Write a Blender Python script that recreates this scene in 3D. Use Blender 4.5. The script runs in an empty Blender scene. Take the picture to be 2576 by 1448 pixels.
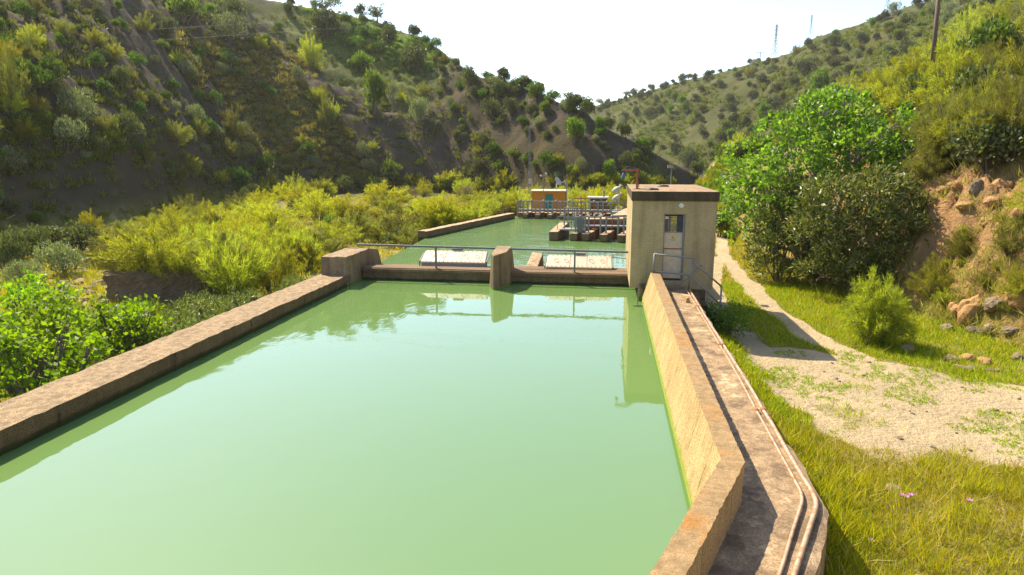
import bpy, math, random
import numpy as np
from mathutils import Vector, Matrix

# ------------------------------------------------------------------ camera, world, sun, exposure
SC = bpy.context.scene
COL = SC.collection
F, CX, CY, EYE = 1650.0, 1288.0, 724.0, 4.5          # focal length / centre in a 2576 px wide frame, eye height over the water
PITCH = math.atan(324 / F)
YAW = math.atan(242 / F * math.cos(PITCH))
cam = bpy.data.cameras.new('camera')
cam.sensor_width = 36.0
cam.lens = 36.0 * F / 2576
cam.clip_start, cam.clip_end = 0.1, 6000
camo = bpy.data.objects.new('camera', cam)
COL.objects.link(camo)
camo.location = (0, 0, EYE)
camo.rotation_euler = (math.pi / 2 - PITCH, 0, YAW)
SC.camera = camo

SUN_AZ, SUN_EL = math.radians(-51), math.radians(49)   # azimuth from +Y towards +X
world = bpy.data.worlds.new('World')
SC.world = world
world.use_nodes = True
wn = world.node_tree
sky = wn.nodes.new('ShaderNodeTexSky')
sky.sky_type = 'NISHITA'
sky.sun_disc = False
sky.sun_elevation = SUN_EL
sky.sun_rotation = SUN_AZ
sky.altitude = 100
sky.air_density = 1.0
sky.dust_density = 1.1
sky.ozone_density = 1.2
bg = wn.nodes['Background']
bg.inputs['Strength'].default_value = 0.13
wn.links.new(sky.outputs[0], bg.inputs['Color'])
sd = bpy.data.lights.new('sun', 'SUN')
sd.energy = 4.4
sd.angle = math.radians(0.5)
sd.color = (1.0, 0.885, 0.68)
suno = bpy.data.objects.new('sun', sd)
COL.objects.link(suno)
sdir = Vector((math.sin(SUN_AZ) * math.cos(SUN_EL), math.cos(SUN_AZ) * math.cos(SUN_EL), math.sin(SUN_EL)))
suno.rotation_euler = sdir.to_track_quat('Z', 'Y').to_euler()
suno.location = (-30, 20, 60)
SC.view_settings.view_transform = 'Standard'
SC.view_settings.look = 'None'
SC.view_settings.exposure = 1.3
SC.view_settings.gamma = 1
SC.cycles.max_bounces = 6
SC.cycles.diffuse_bounces = 3
SC.cycles.transparent_max_bounces = 4
SC.cycles.caustics_reflective = False
SC.cycles.caustics_refractive = False
SC.cycles.use_denoising = True
SC.cycles.denoiser = 'OPENIMAGEDENOISE'
SC.cycles.denoising_prefilter = 'NONE'
SC.cycles.denoising_input_passes = 'RGB_ALBEDO_NORMAL'
SC.cycles.use_adaptive_sampling = False
SC.cycles.sample_clamp_indirect = 5.0

rng = np.random.default_rng(11)
R = random.Random(5)

# ------------------------------------------------------------------ pixel <-> world helpers (2576 px wide frame)
_fw = np.array([-math.sin(YAW) * math.cos(PITCH), math.cos(YAW) * math.cos(PITCH), -math.sin(PITCH)])
_rt = np.array([math.cos(YAW), math.sin(YAW), 0.0])
_up = np.cross(_rt, _fw)
CAM = np.array([0, 0, EYE])


def ray(x, y):
    x = np.asarray(x, float)[..., None]; y = np.asarray(y, float)[..., None]
    return _fw + _rt * ((x - CX) / F) - _up * ((y - CY) / F)


def at_z(x, y, z):
    d = ray(x, y); return CAM + d * ((z - EYE) / d[..., 2:3])


def at_y(x, y, Y):
    d = ray(x, y); return CAM + d * (Y / d[..., 1:2])


def az_of(x):
    d = ray(x, 400.0); return math.atan2(d[0], d[1])


# ------------------------------------------------------------------ noise
def _hash(ix, iy, seed):
    h = (ix.astype(np.int64) * 374761393 + iy.astype(np.int64) * 668265263 + seed * 974711) & 0x7fffffff
    h = ((h ^ (h >> 13)) * 1274126177) & 0x7fffffff
    h = h ^ (h >> 16)
    return (h & 0xffff) / 65535.0


def vnoise(x, y, seed=0):
    x = np.asarray(x, float); y = np.asarray(y, float)
    ix = np.floor(x); iy = np.floor(y)
    fx = x - ix; fy = y - iy
    fx = fx * fx * (3 - 2 * fx); fy = fy * fy * (3 - 2 * fy)
    a = _hash(ix, iy, seed); b = _hash(ix + 1, iy, seed); c = _hash(ix, iy + 1, seed); d = _hash(ix + 1, iy + 1, seed)
    return (a * (1 - fx) + b * fx) * (1 - fy) + (c * (1 - fx) + d * fx) * fy


def fbm(x, y, seed=0, oct=4):
    s = 0; a = .5; t = 0
    x = np.asarray(x, float); y = np.asarray(y, float)
    for o in range(oct):
        s = s + a * vnoise(x, y, seed + o * 17); t += a
        x = x * 2.03 + 5.1; y = y * 2.03 + 1.7; a *= .5
    return s / t


def sstep(a, b, x):
    t = np.clip((x - a) / (b - a), 0, 1); return t * t * (3 - 2 * t)


def smin(a, b, k):
    h = np.clip(.5 + .5 * (b - a) / k, 0, 1); return b * (1 - h) + a * h - k * h * (1 - h)


def smax(a, b, k): return -smin(-a, -b, k)


def dist_poly(x, y, pts):
    d = np.full(np.shape(x), 1e9)
    for (x0, y0), (x1, y1) in zip(pts[:-1], pts[1:]):
        dx, dy = x1 - x0, y1 - y0
        t = np.clip(((x - x0) * dx + (y - y0) * dy) / (dx * dx + dy * dy + 1e-9), 0, 1)
        d = np.minimum(d, np.hypot(x - x0 - t * dx, y - y0 - t * dy))
    return d


def in_poly(x, y, pts):
    ins = np.zeros(np.shape(x), bool)
    n = len(pts)
    for i in range(n):
        x0, y0 = pts[i]; x1, y1 = pts[(i + 1) % n]
        c = ((y0 > y) != (y1 > y)) & (x < (x1 - x0) * (y - y0) / (y1 - y0 + 1e-12) + x0)
        ins ^= c
    return ins


def sd_poly(x, y, pts):
    d = dist_poly(x, y, list(pts) + [pts[0]])
    return np.where(in_poly(x, y, pts), -d, d)


# ------------------------------------------------------------------ object helpers
def link(o, parent=None):
    COL.objects.link(o)
    if parent is not None:
        o.parent = parent
    return o


def tag(o, label, cat, group=None, kind=None):
    o['label'] = label; o['category'] = cat
    if group: o['group'] = group
    if kind: o['kind'] = kind
    return o


def thing(name, loc, label, cat, rz=0, group=None):
    o = bpy.data.objects.new(name, None)
    o.location = loc; o.rotation_euler = (0, 0, rz); o.empty_display_size = .3
    COL.objects.link(o)
    return tag(o, label, cat, group)


class MB:
    def __init__(s): s.v = []; s.f = []; s.m = []; s.mi = 0

    def add(s, vs, fs):
        n = len(s.v); s.v += [tuple(p) for p in vs]
        s.f += [tuple(i + n for i in f) for f in fs]; s.m += [s.mi] * len(fs)

    def box(s, x0, x1, y0, y1, z0, z1):
        s.add([(x0, y0, z0), (x1, y0, z0), (x1, y1, z0), (x0, y1, z0), (x0, y0, z1), (x1, y0, z1), (x1, y1, z1), (x0, y1, z1)],
              [(3, 2, 1, 0), (4, 5, 6, 7), (0, 1, 5, 4), (1, 2, 6, 5), (2, 3, 7, 6), (3, 0, 4, 7)])

    def hexa(s, p):   # eight points, bottom four then top four, same order as box
        s.add(p, [(3, 2, 1, 0), (4, 5, 6, 7), (0, 1, 5, 4), (1, 2, 6, 5), (2, 3, 7, 6), (3, 0, 4, 7)])

    def bar(s, a, b, w, h=None, upv=(0, 0, 1)):
        h = h or w; a = Vector(a); b = Vector(b); d = (b - a).normalized()
        u = Vector(upv)
        if abs(d.dot(u)) > .98: u = Vector((1, 0, 0))
        r = d.cross(u).normalized(); u = r.cross(d)
        r = r * w / 2; u = u * h / 2
        s.add([a - r - u, a + r - u, a + r + u, a - r + u, b - r - u, b + r - u, b + r + u, b - r + u],
              [(0, 1, 2, 3), (7, 6, 5, 4), (4, 5, 1, 0), (5, 6, 2, 1), (6, 7, 3, 2), (7, 4, 0, 3)])

    def tube(s, pts, r, n=8, cap=True):
        pts = [Vector(p) for p in pts]
        rs = r if isinstance(r, (list, tuple)) else [r] * len(pts)
        rings = []
        prev = None
        for i, p in enumerate(pts):
            if i == 0: d = pts[1] - p
            elif i == len(pts) - 1: d = p - pts[-2]
            else: d = (pts[i + 1] - p).normalized() + (p - pts[i - 1]).normalized()
            d.normalize()
            if prev is None:
                u = Vector((0, 0, 1)) if abs(d.z) < .9 else Vector((1, 0, 0))
                u = (u - d * u.dot(d)).normalized()
            else:
                u = (prev - d * prev.dot(d)).normalized()
            prev = u
            w = d.cross(u)
            rings.append([p + (u * math.cos(k * 2 * math.pi / n) + w * math.sin(k * 2 * math.pi / n)) * rs[i] for k in range(n)])
        vs = [q for g in rings for q in g]; fs = []
        for i in range(len(rings) - 1):
            for k in range(n):
                k2 = (k + 1) % n
                fs.append((i * n + k, i * n + k2, (i + 1) * n + k2, (i + 1) * n + k))
        if cap:
            fs.append(tuple(range(n))[::-1]); fs.append(tuple((len(rings) - 1) * n + k for k in range(n)))
        s.add(vs, fs)

    def prism(s, poly, z0, z1):
        n = len(poly)
        s.add([(x, y, z0) for x, y in poly] + [(x, y, z1) for x, y in poly],
              [tuple(range(n))[::-1], tuple(range(n, 2 * n))] + [(i, (i + 1) % n, (i + 1) % n + n, i + n) for i in range(n)])

    def lathe(s, prof, n=20, o=(0, 0, 0), axis='z'):
        vs = []; fs = []
        for r, z in prof:
            for k in range(n):
                a = 2 * math.pi * k / n
                p = (r * math.cos(a), r * math.sin(a), z)
                if axis == 'y': p = (p[0], p[2], p[1])
                vs.append((p[0] + o[0], p[1] + o[1], p[2] + o[2]))
        for i in range(len(prof) - 1):
            for k in range(n):
                k2 = (k + 1) % n
                fs.append((i * n + k, i * n + k2, (i + 1) * n + k2, (i + 1) * n + k))
        fs.append(tuple(range(n))[::-1]); fs.append(tuple((len(prof) - 1) * n + k for k in range(n)))
        s.add(vs, fs)

    def build(s, name, mats, parent=None, bevel=0, smooth=False, fix=True):
        me = bpy.data.meshes.new(name)
        me.from_pydata(s.v, [], s.f)
        if not isinstance(mats, (list, tuple)): mats = [mats]
        for m in mats: me.materials.append(m)
        if len(mats) > 1: me.polygons.foreach_set('material_index', s.m)
        if smooth: me.polygons.foreach_set('use_smooth', [True] * len(me.polygons))
        if fix:
            import bmesh
            bm = bmesh.new(); bm.from_mesh(me); bmesh.ops.recalc_face_normals(bm, faces=bm.faces); bm.to_mesh(me); bm.free()
        o = bpy.data.objects.new(name, me)
        link(o, parent)
        if bevel:
            b = o.modifiers.new('bevel', 'BEVEL'); b.width = bevel; b.segments = 2; b.limit_method = 'ANGLE'; b.angle_limit = .6
        return o


def np_mesh(name, V, Q, mats, mi=None):
    """mesh from vertex array and a (n,3) or (n,4) face array"""
    me = bpy.data.meshes.new(name)
    k = Q.shape[1]
    me.vertices.add(len(V)); me.vertices.foreach_set('co', np.ascontiguousarray(V, np.float32).ravel())
    me.loops.add(Q.size); me.loops.foreach_set('vertex_index', np.ascontiguousarray(Q, np.int32).ravel())
    me.polygons.add(len(Q)); me.polygons.foreach_set('loop_start', np.arange(0, Q.size, k, dtype=np.int32))
    for m in (mats if isinstance(mats, (list, tuple)) else [mats]): me.materials.append(m)
    if mi is not None: me.polygons.foreach_set('material_index', np.asarray(mi, np.int32))
    me.update(calc_edges=True)
    return me


def rough_sweep(path, section, jit=.012, step=.12, seed=0, closed_ends=True):
    """sweep a closed (offset, z) section along an XY polyline with mitred corners, with a worn, uneven surface"""
    P = [np.array(p, float) for p in path]
    pts = []; nrm = []
    segn = []
    for a, b in zip(P[:-1], P[1:]):
        d = (b - a) / np.linalg.norm(b - a); segn.append(np.array([d[1], -d[0]]))
    for i in range(len(P) - 1):
        L = np.linalg.norm(P[i + 1] - P[i]); n = max(1, int(L / step))
        n0 = segn[i] if i == 0 else None; n1 = segn[i] if i == len(P) - 2 else None
        def mit(j):
            if j == 0: return segn[0]
            if j == len(P) - 1: return segn[-1]
            m = segn[j - 1] + segn[j]; return m / (m @ segn[j])
        a, b = mit(i), mit(i + 1)
        for k in range(n if i < len(P) - 2 else n + 1):
            t = k / n
            pts.append(P[i] * (1 - t) + P[i + 1] * t); nrm.append(a * (1 - t) + b * t if (k == 0 or k == n) else segn[i] * 1.0 if 0 < t < 1 and False else a * (1 - t) + b * t)
    # densify section
    sec = []
    n = len(section)
    for i in range(n):
        a = np.array(section[i]); b = np.array(section[(i + 1) % n])
        L = np.linalg.norm(b - a); m = max(1, int(L / .14))
        for k in range(m): sec.append(a + (b - a) * k / m)
    sec = np.array(sec); m = len(sec)
    V = np.zeros((len(pts), m, 3))
    for i, (p, q) in enumerate(zip(pts, nrm)):
        V[i, :, 0] = p[0] + q[0] * sec[:, 0]; V[i, :, 1] = p[1] + q[1] * sec[:, 0]; V[i, :, 2] = sec[:, 1]
    U = V.reshape(-1, 3)
    j = lambda s: (fbm(U[:, 0] * 5 + U[:, 2] * 3.1, U[:, 1] * 5 + U[:, 2] * 2.7, seed + s, 3) - .5) * 2 * jit * 1.6
    U = U + np.stack([j(1), j(2), j(3)], 1) * (.45 if jit < .01 else 1)
    f = lambda s: (vnoise(U[:, 0] * 23 + U[:, 2] * 17, U[:, 1] * 23 + U[:, 2] * 11, seed + s) - .5) * jit * 2.2
    U = U + np.stack([f(5), f(6), f(7)], 1)
    fs = []
    for i in range(len(pts) - 1):
        for k in range(m):
            k2 = (k + 1) % m
            fs.append((i * m + k, i * m + k2, (i + 1) * m + k2, (i + 1) * m + k))
    fs.append(tuple(range(m))); fs.append(tuple((len(pts) - 1) * m + k for k in range(m))[::-1])
    b = MB(); b.v = [tuple(x) for x in U]; b.f = fs; b.m = [0] * len(fs)
    return b


# ------------------------------------------------------------------ materials
class NT:
    def __init__(s, name):
        s.mat = bpy.data.materials.new(name); s.mat.use_nodes = True
        s.t = s.mat.node_tree; s.b = s.t.nodes['Principled BSDF']; s.out = s.t.nodes['Material Output']

    def n(s, typ, **kw):
        x = s.t.nodes.new(typ)
        for k, v in kw.items(): setattr(x, k, v)
        return x

    def l(s, a, b): s.t.links.new(a, b)

    def coord(s, kind='Object'):
        return s.n('ShaderNodeTexCoord').outputs[kind]

    def noise(s, scale, detail=5, rough=.55, vec=None, dist=0, stretch=None):
        x = s.n('ShaderNodeTexNoise'); x.inputs['Scale'].default_value = scale
        x.inputs['Detail'].default_value = detail; x.inputs['Roughness'].default_value = rough
        x.inputs['Distortion'].default_value = dist
        v = vec if vec is not None else s.coord()
        if stretch:
            m = s.n('ShaderNodeMapping'); m.inputs['Scale'].default_value = stretch; s.l(v, m.inputs[0]); v = m.outputs[0]
        s.l(v, x.inputs['Vector'])
        return x.outputs['Fac']

    def ramp(s, fac, stops):
        r = s.n('ShaderNodeValToRGB'); e = r.color_ramp.elements
        while len(e) < len(stops): e.new(.5)
        for i, (p, c) in enumerate(stops):
            e[i].position = p
            e[i].color = (c, c, c, 1) if isinstance(c, (int, float)) else (*c, 1)
        s.l(fac, r.inputs[0]); return r.outputs[0]

    def mix(s, fac, a, b, mode='MIX'):
        m = s.n('ShaderNodeMix', data_type='RGBA', blend_type=mode)
        for sock, v in ((m.inputs[0], fac), (m.inputs[6], a), (m.inputs[7], b)):
            if isinstance(v, (int, float)): sock.default_value = v
            elif isinstance(v, tuple): sock.default_value = (*v, 1)
            else: s.l(v, sock)
        return m.outputs[2]

    def math(s, op, a, b=0.0, clamp=False):
        m = s.n('ShaderNodeMath', operation=op); m.use_clamp = clamp
        for sock, v in ((m.inputs[0], a), (m.inputs[1], b)):
            if isinstance(v, (int, float)): sock.default_value = v
            else: s.l(v, sock)
        return m.outputs[0]

    def bump(s, h, strength=.3, dist=.02, normal=None):
        b = s.n('ShaderNodeBump'); b.inputs['Strength'].default_value = strength; b.inputs['Distance'].default_value = dist
        s.l(h, b.inputs['Height'])
        if normal is not None: s.l(normal, b.inputs['Normal'])
        return b.outputs[0]

    def sep(s, v):
        x = s.n('ShaderNodeSeparateXYZ'); s.l(v, x.inputs[0]); return x.outputs

    def fin(s, col=None, rough=.8, normal=None, metal=0, spec=None):
        if col is not None:
            if isinstance(col, tuple): s.b.inputs['Base Color'].default_value = (*col, 1)
            else: s.l(col, s.b.inputs['Base Color'])
        if isinstance(rough, (int, float)): s.b.inputs['Roughness'].default_value = rough
        else: s.l(rough, s.b.inputs['Roughness'])
        s.b.inputs['Metallic'].default_value = metal
        if spec is not None: s.b.inputs['Specular IOR Level'].default_value = spec
        if normal is not None: s.l(normal, s.b.inputs['Normal'])
        return s.mat


def concrete(name, base, dark, lichen=None, algae=None, stain=.5, drip=.5, top_tint=None, seam=None, patch=0):
    """weathered concrete: mottled, streaked down its sides, optional orange lichen on top and algae near the water"""
    t = NT(name)
    geo = t.n('ShaderNodeNewGeometry')
    pos = geo.outputs['Position']
    nz = t.sep(geo.outputs['Normal'])[2]
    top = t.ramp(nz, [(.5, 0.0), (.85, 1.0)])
    n1 = t.noise(.9, 6, .62, pos); n2 = t.noise(7, 6, .65, pos); n3 = t.noise(45, 4, .6, pos)
    c = t.mix(t.ramp(n1, [(.35, 0.0), (.68, 1.0)]), base, dark)
    c = t.mix(t.math('MULTIPLY', t.ramp(n2, [(.45, 0.0), (.62, 1.0)]), stain), c, dark)
    c = t.mix(.35, c, t.ramp(n3, [(.3, tuple(x * .55 for x in base)), (.7, tuple(min(1, x * 1.35) for x in base))]), 'MIX')
    if drip:
        d = t.noise(2.2, 5, .6, pos, stretch=(1.6, 1.6, .12))
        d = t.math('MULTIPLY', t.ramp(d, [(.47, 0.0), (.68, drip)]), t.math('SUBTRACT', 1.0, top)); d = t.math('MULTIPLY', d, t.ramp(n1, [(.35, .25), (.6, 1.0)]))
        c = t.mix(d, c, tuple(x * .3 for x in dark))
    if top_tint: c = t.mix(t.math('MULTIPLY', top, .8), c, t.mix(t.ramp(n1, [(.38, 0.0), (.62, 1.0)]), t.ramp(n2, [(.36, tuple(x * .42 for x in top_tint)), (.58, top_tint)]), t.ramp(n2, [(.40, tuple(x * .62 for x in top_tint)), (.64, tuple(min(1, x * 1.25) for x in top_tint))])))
    c = t.mix(t.ramp(n3, [(.40, .75), (.5, 0.0)]), c, tuple(x * .35 for x in base))
    if patch:
        pz = t.noise(2.4, 6, .65, pos)
        c = t.mix(t.ramp(pz, [(.40, .6), (.48, 0.0)]), c, dark); c = t.mix(t.ramp(pz, [(.58, 0.0), (.64, .8)]), c, tuple(min(1, x * 1.15) for x in base))
    if lichen:
        g = t.math('MULTIPLY', t.ramp(t.noise(1.4, 7, .7, pos), [(.52, 0.0), (.66, 1.0)]), top)
        g = t.math('MULTIPLY', g, t.ramp(n3, [(.40, .05), (.58, .95)]))
        c = t.mix(g, c, lichen)
    if algae:
        z = t.sep(pos)[2]
        zz = t.math('ADD', z, t.math('MULTIPLY', t.math('SUBTRACT', t.noise(3.0, 5, .6, pos), .5), .12))
        c = t.mix(t.ramp(zz, [(algae[0] * .45, 1.0), (algae[0], 0.0)]), c, algae[1])
    if seam:
        y = t.math('ADD', t.sep(pos)[1], t.math('MULTIPLY', t.noise(1.5, 4, .6, pos), .05))
        fr = t.math('FRACT', t.math('MULTIPLY', y, 1 / seam))
        c = t.mix(t.math('MULTIPLY', t.math('LESS_THAN', fr, .024), t.math('MULTIPLY', t.math('SUBTRACT', 1.0, top), t.ramp(n2, [(.40, .1), (.60, .75)]))), c, tuple(x * .3 for x in dark))
    h = t.math('ADD', t.math('MULTIPLY', n3, .5), t.math('MULTIPLY', n2, 1.0))
    return t.fin(c, .9, t.bump(h, .7, .025), spec=.25)


M = {}
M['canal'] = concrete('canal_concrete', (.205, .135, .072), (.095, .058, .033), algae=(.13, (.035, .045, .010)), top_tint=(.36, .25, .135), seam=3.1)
M['parapet'] = concrete('parapet_concrete', (.51, .36, .165), (.35, .22, .085), lichen=(.33, .13, .014), algae=(.2, (.15, .23, .010)), top_tint=(.26, .165, .08), stain=.3, drip=.45, seam=1.15)
M['walk'] = concrete('walkway_concrete', (.44, .31, .175), (.09, .056, .034), stain=.6, drip=.2, top_tint=(.35, .235, .13), patch=1.0)
M['weir'] = concrete('weir_concrete', (.23, .15, .08), (.11, .068, .04), algae=(.1, (.03, .04, .01)), drip=.4)
M['pier'] = concrete('pier_concrete', (.33, .24, .14), (.13, .088, .052), algae=(.07, (.10, .22, .012)), drip=.9, top_tint=(.34, .23, .13))
M['house'] = concrete('gatehouse_render', (.52, .40, .21), (.30, .225, .118), stain=.4, drip=.5)
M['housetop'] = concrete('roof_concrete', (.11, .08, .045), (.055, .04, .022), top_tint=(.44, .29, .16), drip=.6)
M['sluice'] = concrete('sluice_concrete', (.24, .145, .08), (.11, .066, .038), algae=(.08, (.04, .05, .012)), top_tint=(.62, .43, .255))  # pale top tint paints sunlight onto the tops of the sluice concrete


def paint(name, col, rust=None, rough=.55, amt=.5, metal=0):
    t = NT(name)
    n1 = t.noise(6, 6, .65); n2 = t.noise(40, 3, .5)
    c = t.mix(t.ramp(n1, [(.3, 0.0), (.75, 1.0)]), col, tuple(x * .72 for x in col))
    if rust:
        g = t.ramp(t.noise(9, 7, .7), [(.5 + .12 * (1 - amt), 0.0), (.62 + .1 * (1 - amt), 1.0)])
        c = t.mix(g, c, rust)
    return t.fin(c, rough, t.bump(n2, .15, .004), metal=metal)


RUST = (.28, .085, .025)
M['steel'] = paint('galvanised_steel', (.25, .235, .215), (.20, .12, .07), .5, .15, metal=.1)
M['steel_aged'] = paint('aged_steel', (.27, .25, .23), (.20, .10, .05), .55, .25, metal=.1)
M['steel_dark'] = paint('weathered_steel', (.17, .155, .15), RUST, .6, .2)
M['rust'] = paint('rusted_steel', (.33, .10, .035), (.18, .06, .03), .75)
M['pipe'] = paint('flaking_pipe_paint', (.42, .30, .195), (.33, .115, .03), .5, 1.0)
M['gate'] = paint('cream_gate_paint', (.58, .45, .31), (.48, .27, .12), .5, .1)
M['gate_mark'] = paint('gate_ink', (.22, .16, .12))
M['door'] = paint('door_paint', (.58, .46, .31), (.40, .24, .12), .55, .15)
M['white'] = paint('white_paint', (.50, .45, .38))
M['yellow'] = paint('sign_yellow', (.85, .50, .03))
M['black'] = paint('black_paint', (.015, .015, .015))
M['blue'] = paint('blue_paint', (.03, .15, .32))
M['red'] = paint('red_paint', (.50, .06, .03), RUST, .5, .3)
M['orange'] = paint('orange_render', (.60, .24, .02), None, .85)
M['teal'] = paint('teal_door_paint', (.02, .22, .17))
M['roofgreen'] = paint('pale_roof', (.55, .52, .36), None, .8)
M['lamp'] = paint('lamp_glass', (.75, .78, .66), None, .25)
M['wood'] = paint('pole_wood', (.13, .085, .055), (.07, .045, .03), .85, .6)
M['cable'] = paint('black_cable', (.05, .045, .04))
M['inside'] = paint('dark_interior', (.03, .025, .02))
M['wire'] = paint('power_wire', (.16, .14, .12), None, .7)


def foliage(name, cols, trans=.4, tcol=None, rough=.55, var=.35):
    t = NT(name)
    g = t.n('ShaderNodeNewGeometry'); oi = t.n('ShaderNodeObjectInfo')
    st = [(i / max(1, len(cols) - 1), c) for i, c in enumerate(cols)]
    c = t.ramp(g.outputs['Random Per Island'], st)
    hs = t.n('ShaderNodeHueSaturation')
    t.l(c, hs.inputs['Color'])
    t.l(t.math('ADD', .485, t.math('MULTIPLY', oi.outputs['Random'], .03)), hs.inputs['Hue'])
    t.l(t.math('ADD', 1 - var / 2, t.math('MULTIPLY', oi.outputs['Random'], var)), hs.inputs['Value'])
    c = hs.outputs[0]
    t.l(c, t.b.inputs['Base Color']); t.b.inputs['Roughness'].default_value = rough
    t.b.inputs['Specular IOR Level'].default_value = .12 if 'grass' in name or 'broom' in name or 'tuft' in name else .3
    tr = t.n('ShaderNodeBsdfTranslucent')
    k = tcol or (1.5, 1.7, .6)
    t.l(t.mix(1.0, c, k, 'MULTIPLY'), tr.inputs['Color'])
    mx = t.n('ShaderNodeMixShader'); mx.inputs[0].default_value = trans
    t.l(t.b.outputs[0], mx.inputs[1]); t.l(tr.outputs[0], mx.inputs[2]); t.l(mx.outputs[0], t.out.inputs['Surface'])
    return t.mat


M['l_broom'] = foliage('broom_foliage', [(.174, .188, .026), (.289, .282, .035), (.420, .384, .043), (.217, .238, .046)], .42, var=.55)
M['l_broomdull'] = foliage('dull_broom_foliage', [(.106, .113, .031), (.186, .172, .042), (.266, .227, .060), (.133, .147, .042)], .36, var=.55)
M['l_gold'] = foliage('golden_broom_foliage', [(.312, .270, .018), (.482, .389, .020), (.283, .270, .030), (.198, .213, .030)], .42, var=.5)
M['l_road'] = foliage('roadside_foliage', [(.220, .275, .022), (.308, .363, .033), (.374, .396, .055), (.176, .242, .022)], .52)
M['l_dead'] = foliage('dead_twigs', [(.20, .14, .085), (.28, .20, .12), (.14, .10, .06)], .15)
M['l_olive'] = foliage('olive_foliage', [(.108, .129, .051), (.187, .201, .093), (.316, .323, .172), (.129, .144, .064)], .22)
M['l_lentisk'] = foliage('lentisk_foliage', [(.043, .072, .014), (.079, .130, .020), (.158, .230, .029)], .3)
M['l_green'] = foliage('bright_foliage', [(.075, .115, .014), (.125, .180, .021), (.180, .230, .034)], .4)
M['l_oak'] = foliage('holm_oak_foliage', [(.063, .077, .028), (.105, .119, .041), (.168, .168, .063)], .25)
M['l_faroak'] = foliage('far_oak_foliage', [(.055, .064, .025), (.081, .085, .034), (.111, .111, .047)], .25)
M['l_fig'] = foliage('fig_foliage', [(.067, .123, .013), (.134, .224, .022), (.235, .347, .045), (.101, .168, .022)], .42, rough=.38)
M['l_oleander'] = foliage('oleander_foliage', [(.055, .073, .011), (.121, .149, .029), (.297, .308, .110), (.088, .110, .020), (.209, .231, .055)], .25, rough=.42)
M['l_sapling'] = foliage('sapling_foliage', [(.076, .136, .006), (.153, .255, .008), (.255, .340, .014), (.111, .170, .014)], .48)
M['l_tuft'] = foliage('dry_tuft', [(.25, .22, .06), (.36, .29, .08), (.18, .19, .035), (.40, .27, .10)], .3, var=.5)
M['l_herb'] = foliage('herb_tuft', [(.114, .137, .016), (.183, .189, .024), (.080, .103, .016)], .3)
M['l_lush'] = foliage('lush_herb', [(.11, .19, .02), (.19, .28, .03), (.08, .14, .02)], .4)
M['grass'] = foliage('meadow_grass', [(.19, .20, .006), (.33, .29, .007), (.45, .34, .014), (.15, .19, .010), (.46, .37, .07)], .42, (1.5, 1.5, .4))
M['grassgreen'] = foliage('green_grass', [(.13, .19, .006), (.24, .30, .008), (.38, .37, .010)], .42)
M['straw'] = foliage('dry_straw', [(.462, .363, .132), (.550, .440, .198), (.330, .264, .077)], .3)
M['petal_yellow'] = paint('yellow_petal', (.75, .55, .04))
M['pink'] = paint('mallow_petal', (.62, .16, .55))
M['bark'] = paint('grey_bark', (.16, .13, .10), (.08, .065, .05), .9, .6)
M['barkpale'] = paint('pale_bark', (.30, .26, .21), (.17, .14, .11), .9, .5)


def rockmat(name, a, b):
    t = NT(name)
    n = t.noise(3, 7, .65); n2 = t.noise(14, 5, .6)
    c = t.mix(t.ramp(n, [(.3, 0.0), (.7, 1.0)]), a, b)
    c = t.mix(t.math('MULTIPLY', t.ramp(n2, [(.5, 0.0), (.65, 1.0)]), .6), c, tuple(x * .45 for x in b))
    return t.fin(c, .9, t.bump(n2, .8, .06))


M['rock'] = rockmat('pale_rock', (.42, .315, .20), (.30, .21, .125))
M['rockorange'] = rockmat('orange_rock', (.55, .31, .12), (.36, .19, .07))
M['rockgrey'] = rockmat('grey_rock', (.28, .21, .13), (.18, .13, .08))
M['earth'] = rockmat('dark_earth', (.20, .135, .078), (.14, .092, .054))

# ------------------------------------------------------------------ terrain height field
LEFT = [  # image column, base distance, crest row, crest distance
    (-1500, 34, -330, 120), (-900, 36, -330, 130), (-400, 46, -320, 150), (0, 70, -270, 165), (300, 80, -180, 172), (530, 106, -75, 178), (690, 118, 0, 188), (772, 121, 19, 192),
    (853, 125, 32, 196), (965, 127, 57, 194), (1053, 127, 90, 181), (1110, 126, 124, 166), (1153, 125, 159, 156), (1213, 122, 195, 148), (1289, 118, 210, 142),
    (1361, 112, 236, 132), (1413, 108, 260, 126), (1473, 106, 284, 122), (1505, 106, 315, 119), (1589, 108, 352, 118), (1653, 110, 388, 118), (1765, 125, 443, 130), (1900, 300, 460, 310)]
RIGHT = [
    (900, 330, 300, 480), (1200, 320, 300, 470), (1400, 310, 290, 460), (1477, 292, 270, 448), (1529, 285, 257, 440), (1610, 273, 235, 428), (1685, 264, 211, 416), (1790, 250, 187, 403), (1872, 240, 162, 395), (1929, 228, 147, 388), (1977, 215, 131, 380),
    (2015, 208, 101, 374), (2060, 200, 85, 368), (2127, 190, 63, 358), (2161, 183, 48, 353), (2247, 168, 18, 340), (2322, 154, -2, 328), (2576, 120, -70, 290), (3200, 100, -150, 250), (4500, 90, -200, 230)]
_LA = np.array([az_of(r[0]) for r in LEFT]); _L = np.array(LEFT, float)
_RA = np.array([az_of(r[0]) for r in RIGHT]); _Rr = np.array(RIGHT, float)
def slope_of(x, y):
    d = ray(x, y); return d[2] / math.hypot(d[0], d[1])


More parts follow.
